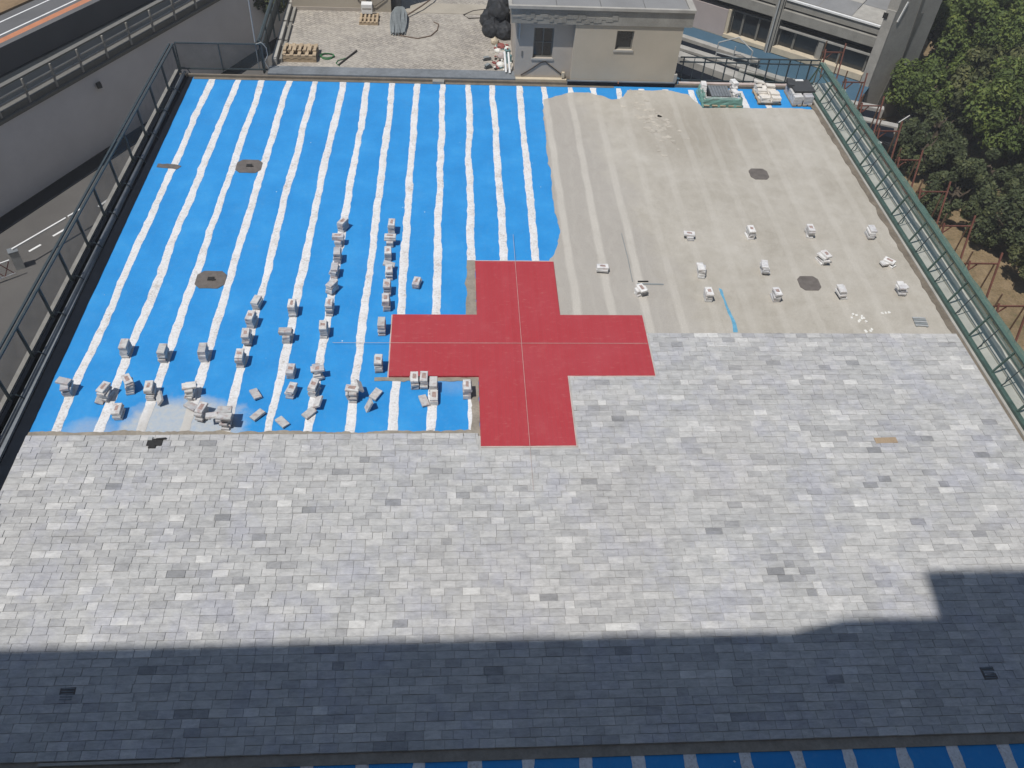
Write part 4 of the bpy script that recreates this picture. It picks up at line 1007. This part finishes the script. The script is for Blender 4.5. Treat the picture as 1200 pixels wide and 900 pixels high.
# tall fin wall at the right end
fw = thing('fin_wall', F0, 'tall bare concrete end wall with its shaded face to the right', 'wall', rz=fa)
def loc2(x, y): return (x*FD.x+y*FD.y, -(x*FN.x+y*FN.y))
q0 = (U(5.06),-.35); q1 = (U(5.5),-.35); dd = loc2(.92,.39); de = loc2(.25,.97)
q2 = (q1[0]+dd[0]*3.2, q1[1]+dd[1]*3.2); q3 = (q2[0]+de[0]*9, q2[1]+de[1]*9); q4 = (U(5.06), 12)
MB().poly([q0,q1,q2,q3,q4], -4.5, zz(2.5)).build('wall', M['finc'], fw)
MB().bounds(U(5.06)+.02,U(5.5)-.02,-.42,-.353,-4.5,zz(.05)).build('pilaster', M['coping'], fw)
for k, (f0, f1, z0_, z1_) in enumerate(((.35,.55,-3,1.5),(.55,.62,-2.2,4.0),(.62,.5,.4,6))):
    e0 = (q1[0]+dd[0]*3.2*f0, q1[1]+dd[1]*3.2*f0); e1 = (q1[0]+dd[0]*3.2*f1, q1[1]+dd[1]*3.2*f1)
    MB().bar((*e0,z0_),(*e1,z1_),.05,.22,up=(dd[0],dd[1],0)).build('joint_strip', M['frame'], fw)
MB().bar((q1[0]+dd[0]*.3,q1[1]+dd[1]*.3,zz(-.45)),(q1[0]+dd[0]*.55,q1[1]+dd[1]*.55,zz(.4)),.1,.1).build('white_strip', M['white'], fw)
MB().bounds(U(5.0),U(5.2),-.46,-.43,zz(-.35),zz(-.1)).build('lamp', M['iron'], fw)
# ramp walls in the yard
def scaled(x, y): q_ = CAM + (Vector((x,y,-3.5))-CAM)*S; return q_.x, q_.y
rp = thing('ramp', (0,0,F0.z), 'stepped ramp of pale concrete walls below the far right railing', 'ramp')
for (a, c_, h, w) in (((9.0,24.6),(12.6,22.0),.5,.5), ((8.8,23.5),(13.6,20.2),.45,.55), ((8.2,22.6),(12.2,19.4),.7,.9), ((11.5,21.3),(16.0,19.5),.4,.4), ((12.5,19.6),(17.2,17.9),.5,.5), ((13,18.4),(17.4,16.6),.4,.5)):
    p0, p1 = scaled(*a), scaled(*c_)
    MB().bar((*p0,h/2+.03),(*p1,h/2+.03),w*.8,h).build('ramp_wall', M['coping'], rp)
    MB().bar((p0[0]-.42,p0[1]-.60,.20),(p1[0]-.42,p1[1]-.60,.20),1.0,.3).build('ramp_floor', M['near_black'], rp)
hr = thing('handrail', (*scaled(10.6,22.4),F0.z), 'grey tubular handrail standing on the ramp', 'handrail', rz=-.5)
for k in (0,1.0,2.0): MB().tube([(k,0,0),(k,0,1.3)],.035,6).build('post', M['galv'], hr)
MB().tube([(0,0,1.3),(1,.35,1.7),(2.0,0,1.3)],.035,6).build('rail', M['galv'], hr); MB().tube([(0,0,.7),(2.0,0,.7)],.03,6).build('rail', M['galv'], hr)

# ------------------------------------------------------------------ street barrier at the left
bx, by = -19.5, 12.55
t = thing('barrier_post', (bx,by,-7.99), 'grey barrier cabinet holding the white boom at the left', 'barrier')
MB().box((0,0,.42),(.34,.30,.84),.5).build('cabinet', M['galv'], t); MB().box((0,0,.87),(.38,.34,.05),.5).build('cap', M['slate'], t)
MB().bar((.0,.0,.93),(1.50,2.1,.93),.07,.06).build('boom', M['white'], t); MB().bar((1.56,2.2,.93),(1.95,2.75,.93),.07,.06).build('boom_tip', M['white'], t)
t = thing('barrier_gate', (bx-.25,by-.6,-7.99), 'red and white lattice barrier at the left picture edge', 'barrier')
for k in range(4):
    MB().bar((-.9+k*.3,-.9+k*.22,.2),(-.6+k*.3,-.68+k*.22,.85),.03,.03).build('lattice', M['redplastic'] if k%2 else M['white'], t)
    MB().bar((-.6+k*.3,-.68+k*.22,.2),(-.9+k*.3,-.9+k*.22,.85),.03,.03).build('lattice', M['redplastic'], t)
for z in (.2,.86): MB().bar((-.95,-.94,z),(.32,.0,z),.05,.05).build('rail', M['white'], t)
MB().bar((-.3,-.45,0),(-.3,-.45,.86),.05,.05).build('post', M['iron'], t)

# ------------------------------------------------------------------ trees
def tree(x, y, zt, rad, nleaf, mat, label, seed, gz_=None, lsize=.2, nclump=90):
    rg = random.Random(seed); gz_ = gz(x, y)-.1 if gz_ is None else gz_; H = zt-gz_
    t = thing('tree', (x,y,gz_), label, 'tree', 'trees beside the terrace')
    tr = MB(); cz = H-rad*.95
    tr.tube([(0,0,0),(.1,.05,cz*.5),(0,.1,cz)], [.28,.2,.12], 8)
    for k in range(7):
        a = k*.9+seed; e_ = rg.uniform(.3,.9)*rad*.75
        tr.tube([(0,.05,cz*.55+.12*k),(math.cos(a)*e_*.5,math.sin(a)*e_*.5,cz*.85),(math.cos(a)*e_,math.sin(a)*e_,cz+rad*.25*rg.random())],[.1,.06,.02],6)
    tr.build('trunk', M['bark'], t)
    cl = []
    for k in range(nclump):
        d = Vector((rg.gauss(0,1),rg.gauss(0,1),rg.gauss(0,.9))).normalized(); q = rad*(.45+.5*rg.random()**.6)
        cl.append((Vector((d.x*q, d.y*q, cz + d.z*q*.8)), rad*rg.uniform(.12,.26), rg.uniform(-.22,.22)))
    vs, fs, tn = [], [], []
    for k in range(nleaf):
        c_, r, tv = cl[k % nclump]
        d = Vector((rg.gauss(0,1),rg.gauss(0,1),rg.gauss(0,1))).normalized(); p = c_ + d*r*(.35+.65*rg.random()**.5)
        nrm = (d + Vector((rg.gauss(0,.6),rg.gauss(0,.6),.5+rg.gauss(0,.5)))).normalized()
        a = nrm.orthogonal().normalized(); a.rotate(Matrix.Rotation(rg.uniform(0,6.28),3,nrm)); b_ = nrm.cross(a)
        s_ = lsize*rg.uniform(.55,1.2); n0 = len(vs)
        vs += [p+a*s_, p+b_*s_*.55+nrm*s_*.12, p-a*s_, p-b_*s_*.55+nrm*s_*.12]; fs.append((n0,n0+1,n0+2,n0+3)); tn.append(max(0,min(1,.5+tv+rg.gauss(0,.17))))
    me = bpy.data.meshes.new('crown'); me.from_pydata([tuple(v) for v in vs], [], fs); me.materials.append(mat)
    at = me.attributes.new('tone','FLOAT','FACE'); at.data.foreach_set('value', tn)
    link('crown', me, t)
tree(30.5,33.5,-1.8,4.0,24000,M['leaf'],'large bright green tree right behind the concrete end wall',1,lsize=.15)
tree(36.0,30.0,-1.6,4.6,24000,M['leaf'],'broad green tree at the right picture edge, behind the others',2,lsize=.15)
tree(28.6,27.2,-4.6,2.9,16000,M['leaf_b'],'olive green tree in the middle of the right tree belt',3,lsize=.14)
tree(32.0,23.5,-4.2,3.3,18000,M['leaf_d'],'dull dark tree at the right picture edge',4,lsize=.14)
tree(34.5,41,1.0,5.2,24000,M['leaf'],'tall green tree at the top right corner',5,lsize=.16)
tree(29.0,18.6,-5.4,2.7,14000,M['leaf_d'],'low dark bushy tree nearest at the right edge',6,lsize=.13)
tree(25.6,26.4,-7.0,1.7,7000,M['leaf_d'],'small dark tree beside the parked car',7, nclump=24,lsize=.12)
tree(27.0,22.6,-7.2,2.0,9000,M['leaf_d'],'low dark bush at the rim of the dry bank, middle one',10, nclump=26,lsize=.12)
tree(28.4,15.4,-7.4,1.8,8000,M['leaf_b'],'low bush at the rim of the dry bank, nearest one',11, nclump=26,lsize=.12)
tree(25.4,29.0,-5.6,2.3,14000,M['leaf'],'green bush close to the foot of the concrete end wall',12,lsize=.12)
tree(24.2,24.6,-7.2,1.9,10000,M['leaf_d'],'dark bush in front of the parked car',13,nclump=50,lsize=.11)
tree(24.6,21.0,-7.6,1.9,10000,M['leaf_d'],'dark bush at the rim of the dry bank, farthest one',14,nclump=50,lsize=.11)
tree(26.3,18.4,-7.2,2.1,11000,M['leaf_d'],'dark bush at the rim of the dry bank, between the middle and nearest ones',15,nclump=50,lsize=.11)
tree(26.6,14.6,-7.2,1.9,10000,M['leaf_b'],'dull green bush cut by the right picture edge',16,nclump=50,lsize=.11)
tree(28.5,24.0,-3.6,3.0,18000,M['leaf'],'mid green tree rising behind the dark bushes',17,lsize=.13)
tree(28.5,31.5,-3.0,3.0,18000,M['leaf'],'green tree between the end wall and the tall trees',18,lsize=.13)
tree(-12.0,33.5,-3.6,1.7,7000,M['leaf_d'],'dark tree in the gap at the left of the courtyard',8,lsize=.14)
tree(41,33,-.2,5,12000,M['leaf'],'green tree past the right picture edge',9)

# dark car half hidden under the trees
t = thing('parked_car', (24.3,27.0,gz(24.3,27.0)), 'dark car half hidden under the trees by the concrete end wall', 'car', rz=.7)
bm = bmesh.new()
prof = [(-2.1,.35),(-2.1,.8),(-1.5,.95),(-.9,1.4),(.7,1.42),(1.5,.98),(2.1,.85),(2.15,.35)]
fr = [bm.verts.new((x,-.85 if z<1 else -.66,z)) for x,z in prof]; bk = [bm.verts.new((x,.85 if z<1 else .66,z)) for x,z in prof]
bm.faces.new(fr); bm.faces.new(list(reversed(bk)))
for k in range(len(prof)): bm.faces.new((fr[k],bk[k],bk[(k+1)%len(prof)],fr[(k+1)%len(prof)]))
bmesh.ops.recalc_face_normals(bm, faces=bm.faces[:]); bmesh.ops.bevel(bm, geom=bm.edges[:], offset=.05, segments=2, affect='EDGES')
me = bpy.data.meshes.new('body'); bm.to_mesh(me); bm.free(); me.materials.append(M['carpaint']); link('body', me, t)
for x in (-1.3,1.35):
    for y in (-.82,.82): MB().tube([(x,y-.1,.33),(x,y+.1,.33)],.33,14).build('wheel', M['black'], t)
MB().bar((-1.42,0,1.03),(-.98,0,1.36),1.2,.02).build('windscreen', M['glass'], t); MB().bar((.82,0,1.38),(1.44,0,1.05),1.2,.02).build('rear_window', M['glass'], t)
for y in (-.6,.6): MB().box((-2.13,y,.68),(.06,.32,.14)).build('headlight', M['white'], t)
for y in (-.5,.5): MB().tube([(-.7,y,1.47),(.5,y,1.47)],.03,6).build('roof_bar', M['white'], t)

# ------------------------------------------------------------------ thin volume added to lift the darks like lens glare
hz = MB(); hz.bounds(-420, 420, -420, 420, -15, 36)
hm = bpy.data.materials.new('lens_veil'); hm.use_nodes = True
hn = hm.node_tree; hn.nodes.remove(hn.nodes['Principled BSDF'])
pv = hn.nodes.new('ShaderNodeVolumePrincipled'); pv.inputs['Color'].default_value = (.93, .95, 1, 1); pv.inputs['Density'].default_value = .0011
hn.links.new(pv.outputs[0], hn.nodes['Material Output'].inputs['Volume'])
stuff(hz.build('lens_veil', hm))
